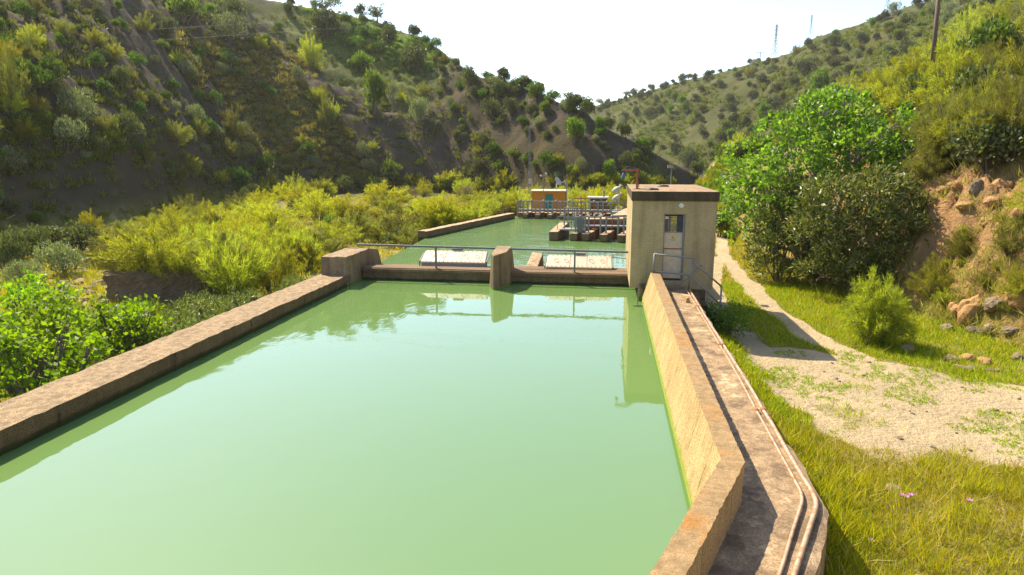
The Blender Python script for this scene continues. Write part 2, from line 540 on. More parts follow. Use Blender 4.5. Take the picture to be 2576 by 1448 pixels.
_LE = np.array([slope_of(r[0], r[2]) for r in LEFT]); _RE = np.array([slope_of(r[0], r[2]) for r in RIGHT])
BANKY = [-20, 0, 12, 17, 21, 25, 28, 35, 48, 70, 100, 150, 220, 400]
BANKX = [17, 15.5, 14.6, 13.2, 12.0, 10.9, 9.9, 9.3, 8.9, 9.6, 13, 26, 52, 120]
BANKH = [24, 24, 23, 22, 21, 19.5, 18.5, 16, 12.5, 8.5, 5, 2.5, 0.5, 0]


def hill(az, d, A, T, E_, z0, shape):
    d0 = np.interp(az, A, T[:, 1]); e = np.interp(az, A, E_); dc = np.interp(az, A, T[:, 3])
    zc = EYE + e * dc
    t = (d - d0) / (dc - d0)
    up = z0 + (zc - z0) * np.clip(t, 0, 1) ** shape
    back = zc - (d - dc) * .16 - .0004 * (d - dc) ** 2 * 0
    return np.where(t <= 0, -50.0, np.where(t <= 1, up, np.maximum(back, z0 - 1))), t


SPURS = []


def height(x, y, spurs=True, detail=True):
    x = np.asarray(x, float); y = np.asarray(y, float)
    d = np.hypot(x, y); az = np.arctan2(x, y)
    fl = -2.0 + (fbm(x * .11, y * .11, 3, 4) - .5) * 1.1 * sstep(11.5, 15, -x) + sstep(34, 50, y) * 1.3 * (1 - sstep(7, 16, -x))
    fl = fl + sstep(90, 200, y) * 1.5
    # right of the canal: verge dropping to the dirt track
    rz = -.55 - .45 * sstep(2.7, 4.6, x) + (fbm(x * .5, y * .5, 8, 3) - .5) * .16
    rz = rz + sstep(45, 90, y) * .6
    z = np.where(x > 2.0, rz, fl)
    z = np.where((x > -9.9) & (x < 2.0) & (y < 51), -2.6, z)
    z = np.where((y > 51) & (x > -14) & (x < 8), -.45 + (fbm(x * .3, y * .3, 5, 3) - .5) * .25, z)
    # left hill
    h, t = hill(az, d, _LA, _L, _LE, -2.0, .92)
    if spurs and detail:
        env = np.clip(np.sin(np.pi * np.clip(t * .92 + .04, 0, 1)), 0, 1)
        env = env * np.clip((EYE + np.interp(az, _LA, _LE) * np.interp(az, _LA, _L[:, 3]) + 2) / 42, .22, 1)
        sw = y + .28 * x + (fbm(x * .02, y * .02, 41, 3) - .5) * 26
        rid = 1 - np.abs(fbm(sw * .055, x * .010, 21, 3) * 2 - 1) * 2
        h = h + np.where(h > -40, env * (rid * 3.2 + (fbm(x * .06, y * .06, 31, 5) - .5) * 4.5 + (fbm(x * .25, y * .25, 35, 3) - .5) * 1.6), 0)
        h = h + np.where(h > -40, env * ((fbm(x * .5, y * .5, 37, 3) - .5) * 1.9 + (fbm(x * 1.3, y * 1.3, 36, 2) - .5) * .7 - 1.8 * np.clip(1 - np.abs(fbm(sw * .16, x * .03, 38, 3) * 2 - 1) * 5, 0, 1)), 0)
        for pts, A, w in SPURS:
            q = dist_poly(x, y, pts)
            q = q + (fbm(x * .12, y * .12, 39, 3) - .5) * 9; h = h + np.where(h > -40, A * .7 * np.clip((EYE + np.interp(az, _LA, _LE) * np.interp(az, _LA, _L[:, 3])) / 42, .2, 1) * np.clip(1 - q / w, 0, 1) ** 1.2 * sstep(-.02, .12, t), 0)
        lim = EYE + np.interp(az, _LA, _LE) * d + (fbm(az * 60, az * 0, 43, 3) - .5) * .8
        h = np.where((h > -40) & (d < np.interp(az, _LA, _L[:, 3]) + 4), smin(h, lim, .8), h)
    z = np.maximum(z, h)
    # far right hill
    h, t = hill(az, d, _RA, _Rr, _RE, -1.0, .88)
    if spurs and detail:
        env = np.clip(np.sin(np.pi * np.clip(t * .92 + .04, 0, 1)), 0, 1)
        rid = 1 - np.abs(fbm((y - .8 * x) * .018, (x + y) * .006, 51, 3) * 2 - 1) * 2
        h = h + np.where(h > -40, env * (rid * 8 + (fbm(x * .04, y * .04, 55, 5) - .5) * 6 + (fbm(x * .2, y * .2, 57, 3) - .5) * 2.2), 0)
        lim = EYE + np.interp(az, _RA, _RE) * d + (fbm(az * 60, az * 0, 45, 3) - .5) * 1.2
        h = np.where((h > -40) & (d < np.interp(az, _RA, _Rr[:, 3]) + 6), smin(h, lim, 1.2), h)
    z = np.maximum(z, h)
    # near right bank
    xb = np.interp(y, BANKY, BANKX) + (fbm(y * .22, 0 * y, 61, 3) - .5) * 1.6; bh = np.interp(y, BANKY, BANKH)
    s = np.clip(x - xb, 0, 200)
    n = (fbm(x * .35, y * .35, 63, 4) - .5)
    b = np.where(s < 2.3, 2.0 * s, np.where(s < 5, 4.6 + (s - 2.3) * .45, 5.8 + (s - 5) * .70))
    b = b + n * 1.5 * sstep(.1, 2.5, s) + (fbm(x * 1.2, y * 1.2, 65, 3) - .5) * .7 * sstep(.1, 1, s)
    cut = sstep(.1, .8, s) * sstep(9, 5, s) * sstep(60, 40, y)
    b = b + cut * ((fbm(x * 1.1 + 9, y * 1.1, 67, 4) - .5) * 2.0 + np.abs(fbm(x * 2.7, y * 2.7, 69, 3) - .5) * 1.3)
    b = smin(b, bh + n * 2, 3.0)
    z = np.where((s > 0) & (x > 4), np.maximum(z, rz + np.maximum(b, 0)), z)
    return z


HF = height


def hit(px, py, dmax=700, spurs=True):
    """first ground point along the ray through a pixel (arrays allowed); nan where the ray leaves for the sky"""
    px = np.atleast_1d(np.asarray(px, float)); py = np.atleast_1d(np.asarray(py, float))
    D = ray(px, py); D = D / np.hypot(D[:, 0], D[:, 1])[:, None]
    out = np.full((len(px), 3), np.nan); lo = np.full(len(px), 12.0); alive = np.ones(len(px), bool)
    r = 12.0
    hi = np.full(len(px), np.nan)
    while r < dmax and alive.any():
        k = np.nonzero(alive)[0]
        p = CAM + D[k] * r
        w = p[:, 2] < HF(p[:, 0], p[:, 1], spurs)
        hi[k[w]] = r; alive[k[w]] = False
        lo[k[~w]] = r
        r *= 1.018
    ok = np.nonzero(~np.isnan(hi))[0]
    for _ in range(9):
        mid = (lo[ok] + hi[ok]) / 2; p = CAM + D[ok] * mid[:, None]
        below = p[:, 2] < HF(p[:, 0], p[:, 1], spurs)
        hi[ok] = np.where(below, mid, hi[ok]); lo[ok] = np.where(below, lo[ok], mid)
    out[ok] = (CAM + D * hi[:, None])[ok]
    return out


for pix, A, w in [([(-80, 330), (140, 320), (280, 365), (400, 430), (560, 512)], 5.0, 15),
                  ([(540, 2), (640, 110), (740, 250), (850, 340), (950, 462)], 6.5, 17),
                  ([(800, 30), (930, 130), (1040, 250), (1190, 380), (1290, 450)], 4.5, 16),
                  ([(1230, 220), (1330, 350), (1440, 432)], 5.0, 14),
                  ([(1440, 280), (1560, 355), (1640, 425)], 3.5, 14)]:
    g = hit([p[0] for p in pix], [p[1] for p in pix], spurs=False)
    g = g[~np.isnan(g[:, 0])]
    SPURS.append(([(float(a), float(b)) for a, b, _ in g], A, w))

# polar ground sheet around the viewpoint, out to the horizon
azs = np.radians(np.concatenate([np.arange(-120, -60, 1.0), np.arange(-60, 50, .22), np.arange(50, 121, 1.0)]))
rs = np.concatenate([np.geomspace(2.2, 700, 700), [850, 1050, 1300, 1600]])
AZ, RR = np.meshgrid(azs, rs)
TX, TY = RR * np.sin(AZ), RR * np.cos(AZ)
TZ = height(TX, TY)
TZ[-4:] = np.clip(np.minimum(TZ[-4:], TZ[-5] * .6 - 3), -7, 60)
nr, na = TX.shape
V = np.stack([TX, TY, TZ], -1).reshape(-1, 3)
idx = np.arange(nr * na).reshape(nr, na)
Q = np.stack([idx[:-1, :-1], idx[:-1, 1:], idx[1:, 1:], idx[1:, :-1]], -1).reshape(-1, 4)

_az, _rs = azs.copy(), rs.copy()


def height_grid(x, y):
    """the ground sheet itself, read back between its vertices"""
    a = np.arctan2(x, y); d = np.clip(np.hypot(x, y), _rs[0], _rs[-1] * .999)
    i = np.clip(np.searchsorted(_az, a) - 1, 0, len(_az) - 2); j = np.clip(np.searchsorted(_rs, d) - 1, 0, len(_rs) - 2)
    u = np.clip((a - _az[i]) / (_az[i + 1] - _az[i]), 0, 1); v = (d - _rs[j]) / (_rs[j + 1] - _rs[j])
    return (TZ[j, i] * (1 - u) + TZ[j, i + 1] * u) * (1 - v) + (TZ[j + 1, i] * (1 - u) + TZ[j + 1, i + 1] * u) * v


HF = lambda x, y, spurs=True: height_grid(x, y)

TRACK_R = [(9.2, 60), (8.0, 47), (6.75, 39.5), (6.3, 31.5), (6.2, 25), (6.5, 21), (7.6, 17)]
TRACK_L = [(6.3, 38), (4.4, 29), (4.08, 23.3), (4.35, 20), (4.9, 17.5)]
SAND = [tuple(at_z(a, b, -1.0)[:2]) for a, b in [(1880, 880), (1990, 870), (2085, 880), (2300, 935), (2576, 975), (2900, 1010), (2900, 1200), (2576, 1172), (2200, 1132), (2040, 1070), (1950, 1010), (1905, 950)]]


def path_mask(x, y):
    w = (fbm(x * .9, y * .9, 71, 4) - .5)
    a = sstep(.50, .30, dist_poly(x, y, TRACK_R) + w * .4)
    b = sstep(.62, .38, dist_poly(x, y, TRACK_L) + w * .45)
    c = sstep(.35, -.25, sd_poly(x, y, SAND) + w * 1.5)
    patch = sstep(.58, .66, fbm(x * .55 + 3, y * .55, 73, 4)) * .5 * sstep(9, 5, x + 0 * y)
    c = c * (1 - patch)
    return np.maximum(np.maximum(a, b), c)


fx, fy, fz = V[:, 0], V[:, 1], V[:, 2]
mk = np.zeros((len(V), 4), np.float32)
mk[:, 0] = path_mask(fx, fy)
xb = np.interp(fy, BANKY, BANKX)
mk[:, 2] = sstep(-.2, .8, fx - xb) * (fx > 4) * sstep(46, 34, fy)                  # cut bank: bare orange soil
dd = np.hypot(fx, fy); aa = np.arctan2(fx, fy)
lh, lt = hill(aa, dd, _LA, _L, _LE, -2, .92); rh, rt_ = hill(aa, dd, _RA, _Rr, _RE, -1, .88)
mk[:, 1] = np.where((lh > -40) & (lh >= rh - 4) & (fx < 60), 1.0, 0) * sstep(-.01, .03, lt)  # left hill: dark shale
gp = hit([930, 1010, 860], [70, 160, 60])
gp = [(float(a), float(b)) for a, b, _ in gp if not np.isnan(a)]
mk[:, 3] = np.maximum(sstep(26, 8, dist_poly(fx, fy, gp) + (fbm(fx * .12, fy * .12, 81, 3) - .5) * 16), sstep(.58, .72, fbm(fx * .05, fy * .05, 83, 4)) * .7)


def ground_material():
    t = NT('ground_soil')
    g = t.n('ShaderNodeNewGeometry'); pos = g.outputs['Position']
    at = t.n('ShaderNodeAttribute'); at.attribute_name = 'zones'
    sp = t.n('ShaderNodeSeparateColor'); t.l(at.outputs['Color'], sp.inputs[0])
    path, shale, bank, green = sp.outputs[0], sp.outputs[1], sp.outputs[2], at.outputs['Alpha']
    nA = t.noise(.25, 7, .65, pos); nB = t.noise(1.6, 7, .68, pos); nC = t.noise(11, 5, .65, pos); nD = t.noise(.06, 5, .6, pos)
    meadow = t.mix(t.ramp(nB, [(.3, 0.0), (.7, 1.0)]), (.11, .125, .018), (.25, .20, .04))
    meadow = t.mix(t.ramp(nA, [(.52, 0.0), (.66, .8)]), meadow, (.36, .27, .15))
    sand = t.mix(t.ramp(nB, [(.3, 0.0), (.72, 1.0)]), (.47, .365, .215), (.38, .29, .168))
    nE = t.noise(30, 4, .6, pos)
    sand = t.mix(t.ramp(nA, [(.42, 0.0), (.62, .7)]), sand, (.33, .255, .145))
    sand = t.mix(t.ramp(nE, [(.60, 0.0), (.68, .7)]), sand, (.50, .42, .31))
    sand = t.mix(t.ramp(nC, [(.56, 0.0), (.66, .6)]), sand, (.20, .15, .095))
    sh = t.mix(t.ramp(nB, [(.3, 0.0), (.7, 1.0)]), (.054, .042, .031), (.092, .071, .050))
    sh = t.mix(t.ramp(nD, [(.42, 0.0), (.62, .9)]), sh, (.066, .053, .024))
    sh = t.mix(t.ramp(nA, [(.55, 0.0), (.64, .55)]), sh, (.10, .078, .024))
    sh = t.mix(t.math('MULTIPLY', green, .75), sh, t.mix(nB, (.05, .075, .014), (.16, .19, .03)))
    ora = t.mix(t.ramp(nB, [(.32, 0.0), (.68, 1.0)]), (.20, .118, .058), (.38, .215, .09))
    ora = t.mix(t.ramp(nA, [(.52, 0.0), (.66, .6)]), ora, (.16, .13, .05))
    far = t.mix(t.ramp(nD, [(.35, 0.0), (.65, 1.0)]), (.072, .074, .020), (.052, .058, .017))
    far = t.mix(t.ramp(nA, [(.52, 0.0), (.68, .75)]), far, (.125, .092, .040))
    far = t.mix(t.ramp(nB, [(.5, 0.0), (.6, .6)]), far, (.040, .046, .014))
    y = t.sep(pos)[1]
    col = t.mix(t.ramp(t.math('MULTIPLY', y, .004), [(.36, 0.0), (.5, 1.0)]), meadow, far)
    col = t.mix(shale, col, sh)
    col = t.mix(bank, col, ora)
    pm = t.math('ADD', path, t.math('MULTIPLY', t.math('SUBTRACT', nC, .5), .5))
    col = t.mix(t.ramp(pm, [(.35, 0.0), (.6, 1.0)]), col, sand)
    hgt = t.math('ADD', t.math('MULTIPLY', nB, 1.0), t.math('MULTIPLY', nC, .35))
    return t.fin(col, .95, t.bump(hgt, 1.0, .22), spec=.1)


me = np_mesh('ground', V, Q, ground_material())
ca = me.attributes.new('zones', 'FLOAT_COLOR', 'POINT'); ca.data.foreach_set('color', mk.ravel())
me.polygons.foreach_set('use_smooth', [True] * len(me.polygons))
go = bpy.data.objects.new('ground', me); link(go)
go['kind'] = 'structure'

# ------------------------------------------------------------------ water
def water_material():
    t = NT('milky_green_water')
    pos = t.n('ShaderNodeNewGeometry').outputs['Position']
    a = t.noise(1.3, 4, .55, pos, 1.2, stretch=(1, .55, 1)); b = t.noise(.35, 3, .5, pos)
    c = t.noise(5.0, 3, .5, pos, stretch=(1, .5, 1))
    rip = t.math('MULTIPLY', t.math('ADD', t.math('MULTIPLY', a, 1.0), t.math('MULTIPLY', c, .22)), t.ramp(b, [(.38, .12), (.66, 1.0)]))
    y = t.sep(pos)[1]
    rip = t.math('MULTIPLY', rip, t.ramp(t.math('MULTIPLY', y, .02), [(.15, .35), (.46, .6), (.54, 3.4), (.9, 2.8)]))
    col = t.mix(t.noise(.12, 3, .5, pos), (.104, .182, .052), (.120, .200, .060))
    t.b.inputs['IOR'].default_value = 1.64
    rg = t.ramp(t.math('MULTIPLY', y, .02), [(.46, .025), (.54, .13)])
    return t.fin(col, rg, t.bump(rip, .22, .045), spec=.55)


b = MB(); b.add([(-9.7, -2, 0), (1.9, -2, 0), (1.9, 24, 0), (-9.7, 24, 0)], [(0, 1, 2, 3)])
b.add([(-9.7, 24, 0), (1.9, 24, 0), (4.0, 27, 0), (4.0, 52, 0), (-7.4, 52, 0), (-10.3, 36.5, 0)], [(0, 1, 2, 3, 4, 5)])
w = b.build('water', water_material()); w['kind'] = 'structure'

# ------------------------------------------------------------------ canal walls
s = rough_sweep([(-9.15, -3.0), (-9.15, 22.3)], [(0, -2.6), (0, .12), (.03, .14), (.03, .4), (-1.05, .4), (-1.05, -2.6)], .012, .2, 3)
o = s.build('canal_wall', M['canal'])
tag(o, 'long low concrete canal wall with broad flat top along the left side of the near pool', 'wall')

b = rough_sweep([(-9.62, 22.05), (-9.62, 24.3)], [(.47, -2.4), (.47, 1.06), (-.47, 1.06), (-.47, -2.4)], .012, .2, 9)
o = b.build('concrete_abutment', M['pier'])
b = MB()
b.hexa([(-10.05, 24.3, -2.4), (-9.2, 24.3, -2.4), (-8.6, 25.9, -2.4), (-9.9, 25.9, -2.4), (-10.05, 24.3, 1.08), (-9.2, 24.3, 1.08), (-9.0, 25.0, .95), (-9.9, 25.0, 1.0)])
b.build('buttress', M['pier'], o, .02)
tag(o, 'raised concrete block where the left canal wall meets the weir', 'abutment')

# parapet wall beside the walkway: battered face, bent towards the pool at its near end
PAR = [(1.62, 20.9), (1.62, 7.5), (.62, 5.05), (-.6, 2.0)]
s = rough_sweep(PAR, [(-.07, -2.6), (-.07, 1.0), (.2, 1.0), (.42, .12), (.42, -2.6)], .008, .05, 15)
o = s.build('parapet_wall', M['parapet'])
tag(o, 'thin concrete parapet wall with orange lichen on top, bending in at the right side of the near pool', 'wall')
# thin ledge rib, seams and a crack line on the wet face
b = MB()
b.bar((1.2, 20.6, .1), (1.2, 7.6, .1), .05, .05)
b.build('wall_rib', M['parapet'], o, .01)

# walkway slab
WALK = [(1.69, 21.2), (2.68, 21.2), (2.68, 7.55), (2.2, 5.9), (1.3, 2.6), (-.45, 2.0), (.70, 5.02), (1.69, 7.45)]
b = MB()
def walk_poly():
    """the slab as a fine grid so that its worn top and broken rim are real relief"""
    ys = np.arange(2.2, 21.21, .11)
    n = 15
    rows = []
    for y in ys:
        xl = np.interp(y, [2.0, 5.02, 7.45, 21.2], [-.6, .69, 1.69, 1.69]) - .02
        xr = np.interp(y, [2.6, 6.0, 7.42, 21.2], [.62, 2.05, 2.67, 2.67])
        t = np.linspace(0, 1, n)
        rows.append(np.stack([xl + (xr - xl) * t, np.full(n, y)], 1))
    P = np.array(rows)
    zt = .5 + (fbm(P[..., 0] * 3, P[..., 1] * 3, 91, 4) - .5) * .03
    edge = (fbm(P[:, -1, 1] * 2.2, P[:, -1, 1] * 0, 93, 4) - .5) * .1
    P[:, -1, 0] += edge
    zt[:, -1] -= .03
    V = np.concatenate([np.concatenate([P, zt[..., None]], -1), np.concatenate([P[:, -1:, :], np.full((len(ys), 1, 1), -1.6)], -1)], 1)
    k = n + 1
    V[:, -1, 0] += .02
    return V.reshape(-1, 3), [(i * k + j, i * k + j + 1, (i + 1) * k + j + 1, (i + 1) * k + j) for i in range(len(ys) - 1) for j in range(k - 1)]
vs, fs = walk_poly(); b.add(vs, fs)
o = b.build('walkway', M['walk'])
o['kind'] = 'structure'

# two pipes along the walkway edge
def arc(path, r, n=6):
    out = [Vector(path[0])]
    for i in range(1, len(path) - 1):
        p = Vector(path[i]); a = (Vector(path[i - 1]) - p).normalized(); c = (Vector(path[i + 1]) - p).normalized()
        for k in range(n + 1):
            t = k / n
            out.append((p + a * r) * (1 - t) ** 2 + p * 2 * t * (1 - t) + (p + c * r) * t * t)
    out.append(Vector(path[-1])); return out
def wob(path, step=.5, amp=.012, seed=0):
    q = random.Random(seed); out = []
    for a, c in zip(path[:-1], path[1:]):
        a = Vector(a); c = Vector(c); n = max(1, int((c - a).length / step))
        for k in range(n):
            p = a.lerp(c, k / n); out.append(p + Vector((q.uniform(-amp, amp), 0, q.uniform(-amp, amp) * .5)) if k else p)
    out.append(Vector(path[-1])); return out
p1 = [(2.58, 20.3, .56), (2.57, 16.0, .545), (2.585, 12, .555), (2.545, 7.5, .55), (1.89, 6.02, .545), (.55, 3.0, .55)]
p2 = [(2.485, 20.3, .55), (2.50, 16.0, .54), (2.495, 12, .545), (2.42, 7.62, .54), (1.77, 6.05, .54), (.43, 3.05, .54)]
for pp, r, sd_, lb in ((p1, .029, 1, 'thicker rust-flecked white pipe, the outer of two along the walkway edge'), (p2, .020, 2, 'thinner rust-flecked white pipe, the inner of two along the walkway edge')):
    b = MB(); b.tube(wob(arc(pp, .22), .6, .008, sd_), r, 10)
    o = b.build('metal_pipe', M['pipe'], smooth=True)
    for yy in (18, 14.2, 10.4):
        c = MB(); x = np.interp(yy, [7.6, 12, 16, 20.3], [pp[3][0], pp[2][0], pp[1][0], pp[0][0]]); c.tube([(x, yy - .05, .551), (x, yy + .05, .551)], r * 1.35, 10)
        c.build('pipe_coupling', M['rust'], o, smooth=True)
    tag(o, lb, 'pipe')

# ------------------------------------------------------------------ weir with two gates, pier and hand rail
b = MB()
b.box(-9.14, -3.9, 23.5, 24.1, -2.4, .47); b.box(-3.5, 1.3, 23.52, 24.1, -2.4, .44)
b.box(-9.14, -3.9, 24.1, 24.75, -2.4, .41); b.box(-3.5, 1.3, 24.1, 24.75, -2.4, .45)
b.box(-9.14, -3.9, 23.44, 23.6, .3, .43); b.box(-3.5, 1.3, 23.46, 23.6, .27, .41)
o = b.build('weir_wall', M['weir'], None, .025)
tag(o, 'dark stained concrete weir wall crossing between the near and far pools', 'weir')

b2 = MB()
base = [(-3.82, 21.98), (-3.28, 23.0), (-3.24, 25.3), (-4.25, 25.3), (-4.2, 22.5)]
topp = [(-3.85, 22.2, 1.19), (-3.5, 22.95, 1.24), (-3.45, 24.0, 1.31), (-4.02, 24.0, 1.31), (-3.98, 22.55, 1.22)]
b2.add([(x, y, -2.4) for x, y in base] + topp, [(4, 3, 2, 1, 0), (5, 6, 7, 8, 9)] + [(i, (i + 1) % 5, (i + 1) % 5 + 5, i + 5) for i in range(5)])
o = b2.build('weir_pier', M['pier'], None, .03)
tag(o, 'tapered concrete pier with pointed nose and black streaks in the middle of the weir', 'pier')

b = MB()
b.hexa([(-3.1, 25.2, -2), (-2.45, 25.2, -2), (-2.35, 26.6, -2), (-3.2, 26.6, -2), (-3.1, 25.25, .36), (-2.62, 25.25, .36), (-2.5, 26.2, .74), (-2.95, 26.4, .78)])
o = b.build('concrete_nosing', M['sluice'], None, .03)
tag(o, 'small sunlit sloping concrete block behind the weir pier', 'concrete block')

def weir_gate(x0, x1, zb, zt, yb, yt, skirt, label):
    t = thing('flap_gate', ((x0 + x1) / 2, yb, 0), label, 'sluice gate', group='tilting weir gates')
    ox, oy = t.location.x, t.location.y
    L = lambda p: (p[0] - ox, p[1] - oy, p[2])
    b = MB()
    P = lambda u, v, k=0: (x0 + (x1 - x0) * u + .06 * v * 0, yb + (yt - yb) * v, zb + (zt - zb) * v + k)
    b.hexa([L(P(0, 0, -.06)), L(P(1, 0, -.06)), L(P(1, 1, -.06)), L(P(0, 1, -.06)), L(P(0, 0)), L(P(1, 0)), L(P(.985, 1)), L(P(.03, 1))])
    b.build('gate_panel', M['gate'], t, .008)
    b = MB()
    for u in (.34, .635):
        b.bar(L(P(u + .012, .02, .004)), L(P(u + .012, .98, .004)), .022, .009)
    b.build('stiffener', M['gate'], t, .004)
    b = MB()
    for u0, u1, v in ((.02, .96, .05), (.02, .96, .95)):
        for i in range(15):
            p = L(P(u0 + (u1 - u0) * i / 14, v, .012)); b.lathe([(.012, -.01), (.012, .008), (.006, .012)], 6, p)
    for u in (.36, .62, .925):
        for i in range(1, 7):
            p = L(P(u, i / 7, .012)); b.lathe([(.012, -.01), (.012, .008), (.006, .012)], 6, p)
    b.build('bolt', M['rust'], t)['kind'] = 'stuff'
    for u in (.15, .30, .69, .86):
        b = MB(); c = [(-.055, .17), (.015, .19), (.06, .02), (.065, -.2), (.005, -.17), (-.05, .02)]
        q = [P(u + dx * .55, .5 + dv * .8, .006) for dx, dv in c]
        for i in range(6): b.bar(L(q[i]), L(q[(i + 1) % 6]), .011, .005)
        b.build('painted_outline', M['gate_mark'], t)
    b = MB(); m = L(P(.51, 1.02, .03)); b.box(m[0] - .2, m[0] + .2, m[1] - .02, m[1] + .2, m[2] - .03, m[2] + .05); b.build('hinge_plate', M['steel_dark'], t, .006)
    b = MB()
    b.hexa([L((x0 + .02, yb + .02, skirt)), L((x1 - .02, yb + .02, skirt)), L((x1 - .02, yt - .1, skirt)), L((x0 + .02, yt - .1, skirt)),
            L((x0 + .02, yb + .02, zb - .062)), L((x1 - .02, yb + .02, zb - .062)), L((x1 - .02, yt - .1, zt - .14)), L((x0 + .02, yt - .1, zt - .14))])
    b.build('gate_skirt', M['steel'], t, .008)
    for sx in (x0 - .05, x1 + .05):
        b = MB(); b.bar(L((sx, yb + .05, skirt - .1)), L((sx, yb + .05, zb + .02)), .04, .04); b.bar(L((sx, yb + .05, zb)), L((sx, yt, zt - .12)), .04, .05)
        b.build('side_arm', M['steel_dark'], t)
    return t
weir_gate(-7.05, -4.53, .62, .96, 24.25, 24.95, .42, 'cream bolted flap gate on the weir left of the pier, above a grey skirt')
weir_gate(-2.2, .24, .53, .88, 24.25, 24.95, .46, 'cream bolted flap gate on the weir between the pier and the gatehouse')

t = thing('weir_railing', (-4, 23.62, 0), 'single dark steel rail on thin posts crossing above the weir', 'railing')
b = MB(); b.bar((-5.35, 0, 1.31), (4.8, 0, 1.22), .09, .07); b.build('top_rail', M['steel_dark'], t, .01)
for x, zb, zt in ((-2.27, .43, 1.27), (2.9, .41, 1.22)):
    b = MB(); b.bar((x, 0, zb), (x, 0, zt), .10, .06); b.box(x - .12, x + .12, -.08, .08, zb - .02, zb + .015); b.build('post', M['steel_dark'], t, .008)
t = thing('low_railing', (-1.5, 26.4, 0), 'thin grey pipe rail standing behind the weir gates', 'railing')
b = MB(); b.tube([(-1.05, 0, .74), (.6, -.2, .78)], .02); b.build('rail', M['steel'], t)
b = MB(); b.tube([(1.75, -.5, .68), (2.5, -.6, .66)], .02); b.build('rail', M['steel'], t)
for x in (-1.05, -.1, 1.8):
    b = MB(); b.tube([(x, -.1, -.3), (x, -.1, .75)], .02); b.build('post', M['steel'], t)
# steel gauge rod in front of the gatehouse corner
t = thing('gauge_rod', (1.02, 20.2, 0), 'thin dark rod with a short foot hanging in the water below the gatehouse', 'rod')
b = MB(); b.tube([(0, 0, -.4), (.02, .12, .75)], .016); b.build('rod', M['steel_dark'], t)
b = MB(); b.bar((-.12, 0, .03), (.16, 0, .03), .03); b.build('foot_bar', M['steel_dark'], t)

# ------------------------------------------------------------------ gatehouse
HX0, HX1, HY0, HY1 = .80, 3.40, 21.2, 26.8
gh = thing('gatehouse', (2.1, 21.2, 0), 'small flat-roofed concrete gatehouse with a white metal door overhanging the canal wall', 'building')
ox, oy = 2.1, 21.2
DX0, DX1, DZ0, DZ1 = 1.80, 2.46, .66, 2.80
b = MB()
b.box(HX0 - ox, DX0 - ox, 0, .22, .40, 3.2); b.box(DX1 - ox, HX1 - ox, 0, .22, .40, 3.2)
b.box(DX0 - ox, DX1 - ox, 0, .22, DZ1, 3.2); b.box(DX0 - ox, DX1 - ox, 0, .22, .40, DZ0)
b.build('front_wall', M['house'], gh)
b = MB()
# left wall with the undercut corbel, right wall with an opening that lets the daylight in, back wall with window
b.hexa([(HX0 - ox, .22, .40), (HX0 - ox + .2, .22, .40), (HX0 - ox + .2, 5.6, .40), (HX0 - ox, 5.6, .40), (HX0 - ox, .22, 3.2), (HX0 - ox + .2, .22, 3.2), (HX0 - ox + .2, 5.6, 3.2), (HX0 - ox, 5.6, 3.2)])
b.box(HX1 - ox - .2, HX1 - ox, .22, 5.6, .40, 3.2)
b.box(HX0 - ox + .2, .12, 5.4, 5.6, .40, 3.2); b.box(.66, HX1 - ox - .2, 5.4, 5.6, .40, 3.2)
b.box(.12, .66, 5.4, 5.6, .4, 1.6); b.box(.12, .66, 5.4, 5.6, 2.28, 3.2)
b.box(HX0 - ox + .2, HX1 - ox - .2, .22, 5.4, .40, .6)
b.build('wall', M['house'], gh)
b = MB(); b.box(HX0 - ox - .035, HX1 - ox + .05, -.06, 5.68, 3.2, 3.5); b.build('roof', M['housetop'], gh, .02)
b = MB(); b.box(1.25 - ox, 3.2 - ox, .05, 5.3, -2.0, .40); b.build('foundation', M['weir'], gh, .02)
b = MB(); b.box(HX0 - ox + .3, 1.25 - ox, .02, .3, -.4, .4); b.build('bracket', M['parapet'], gh, .02)
# door
d = MB(); d.box(DX0 - ox + .035, DX1 - ox - .06, .10, .14, DZ0 + .06, 2.20); door = d.build('door', M['door'], gh, .004)
b = MB()
b.box(DX0 - ox, DX0 - ox + .035, .07, .15, DZ0, DZ1); b.box(DX1 - ox - .06, DX1 - ox, .06, .15, DZ0, DZ1)
b.box(DX0 - ox + .035, DX1 - ox - .06, .07, .15, DZ1 - .04, DZ1); b.box(DX0 - ox + .035, DX1 - ox - .06, .07, .15, 2.20, 2.23)
b.build('door_frame', M['steel'], gh, .004)
b = MB(); b.box(DX0 - ox + .036, DX1 - ox - .061, .088, .1, 1.66, 1.70); b.build('cross_strip', M['rust'], door)
b = MB(); b.box(DX0 - ox + .05, DX0 - ox + .09, .07, .1, 1.56, 1.66); b.build('door_handle', M['white'], door, .004)
sg = MB()
c = (DX0 - ox + .30, 2.02)
tri = [(c[0] - .075, c[1] - .06), (c[0] + .075, c[1] - .06), (c[0], c[1] + .075)]
sg.add([(x, .094, z) for x, z in tri] + [(x, .0995, z) for x, z in tri], [(0, 1, 2), (5, 4, 3), (0, 3, 4, 1), (1, 4, 5, 2), (2, 5, 3, 0)])
sgo = sg.build('warning_sign', M['yellow'], door)
b = MB()
def flat(poly, y): return [(x, y, z) for x, z in poly]
for i in range(3):
    a_, b_ = tri[i], tri[(i + 1) % 3]; b.bar((a_[0], .0935, a_[1]), (b_[0], .0935, b_[1]), .008, .002, (0, 1, 0))
bolt = [(.008, .052), (-.02, .0), (-.002, .0), (-.012, -.045), (.02, .012), (.002, .012)]
b.add([(c[0] + x, .0925, c[1] + z) for x, z in bolt], [(0, 1, 2, 5), (2, 3, 4, 5)])
b.build('lightning_symbol', M['black'], sgo, fix=False)
lv = MB()
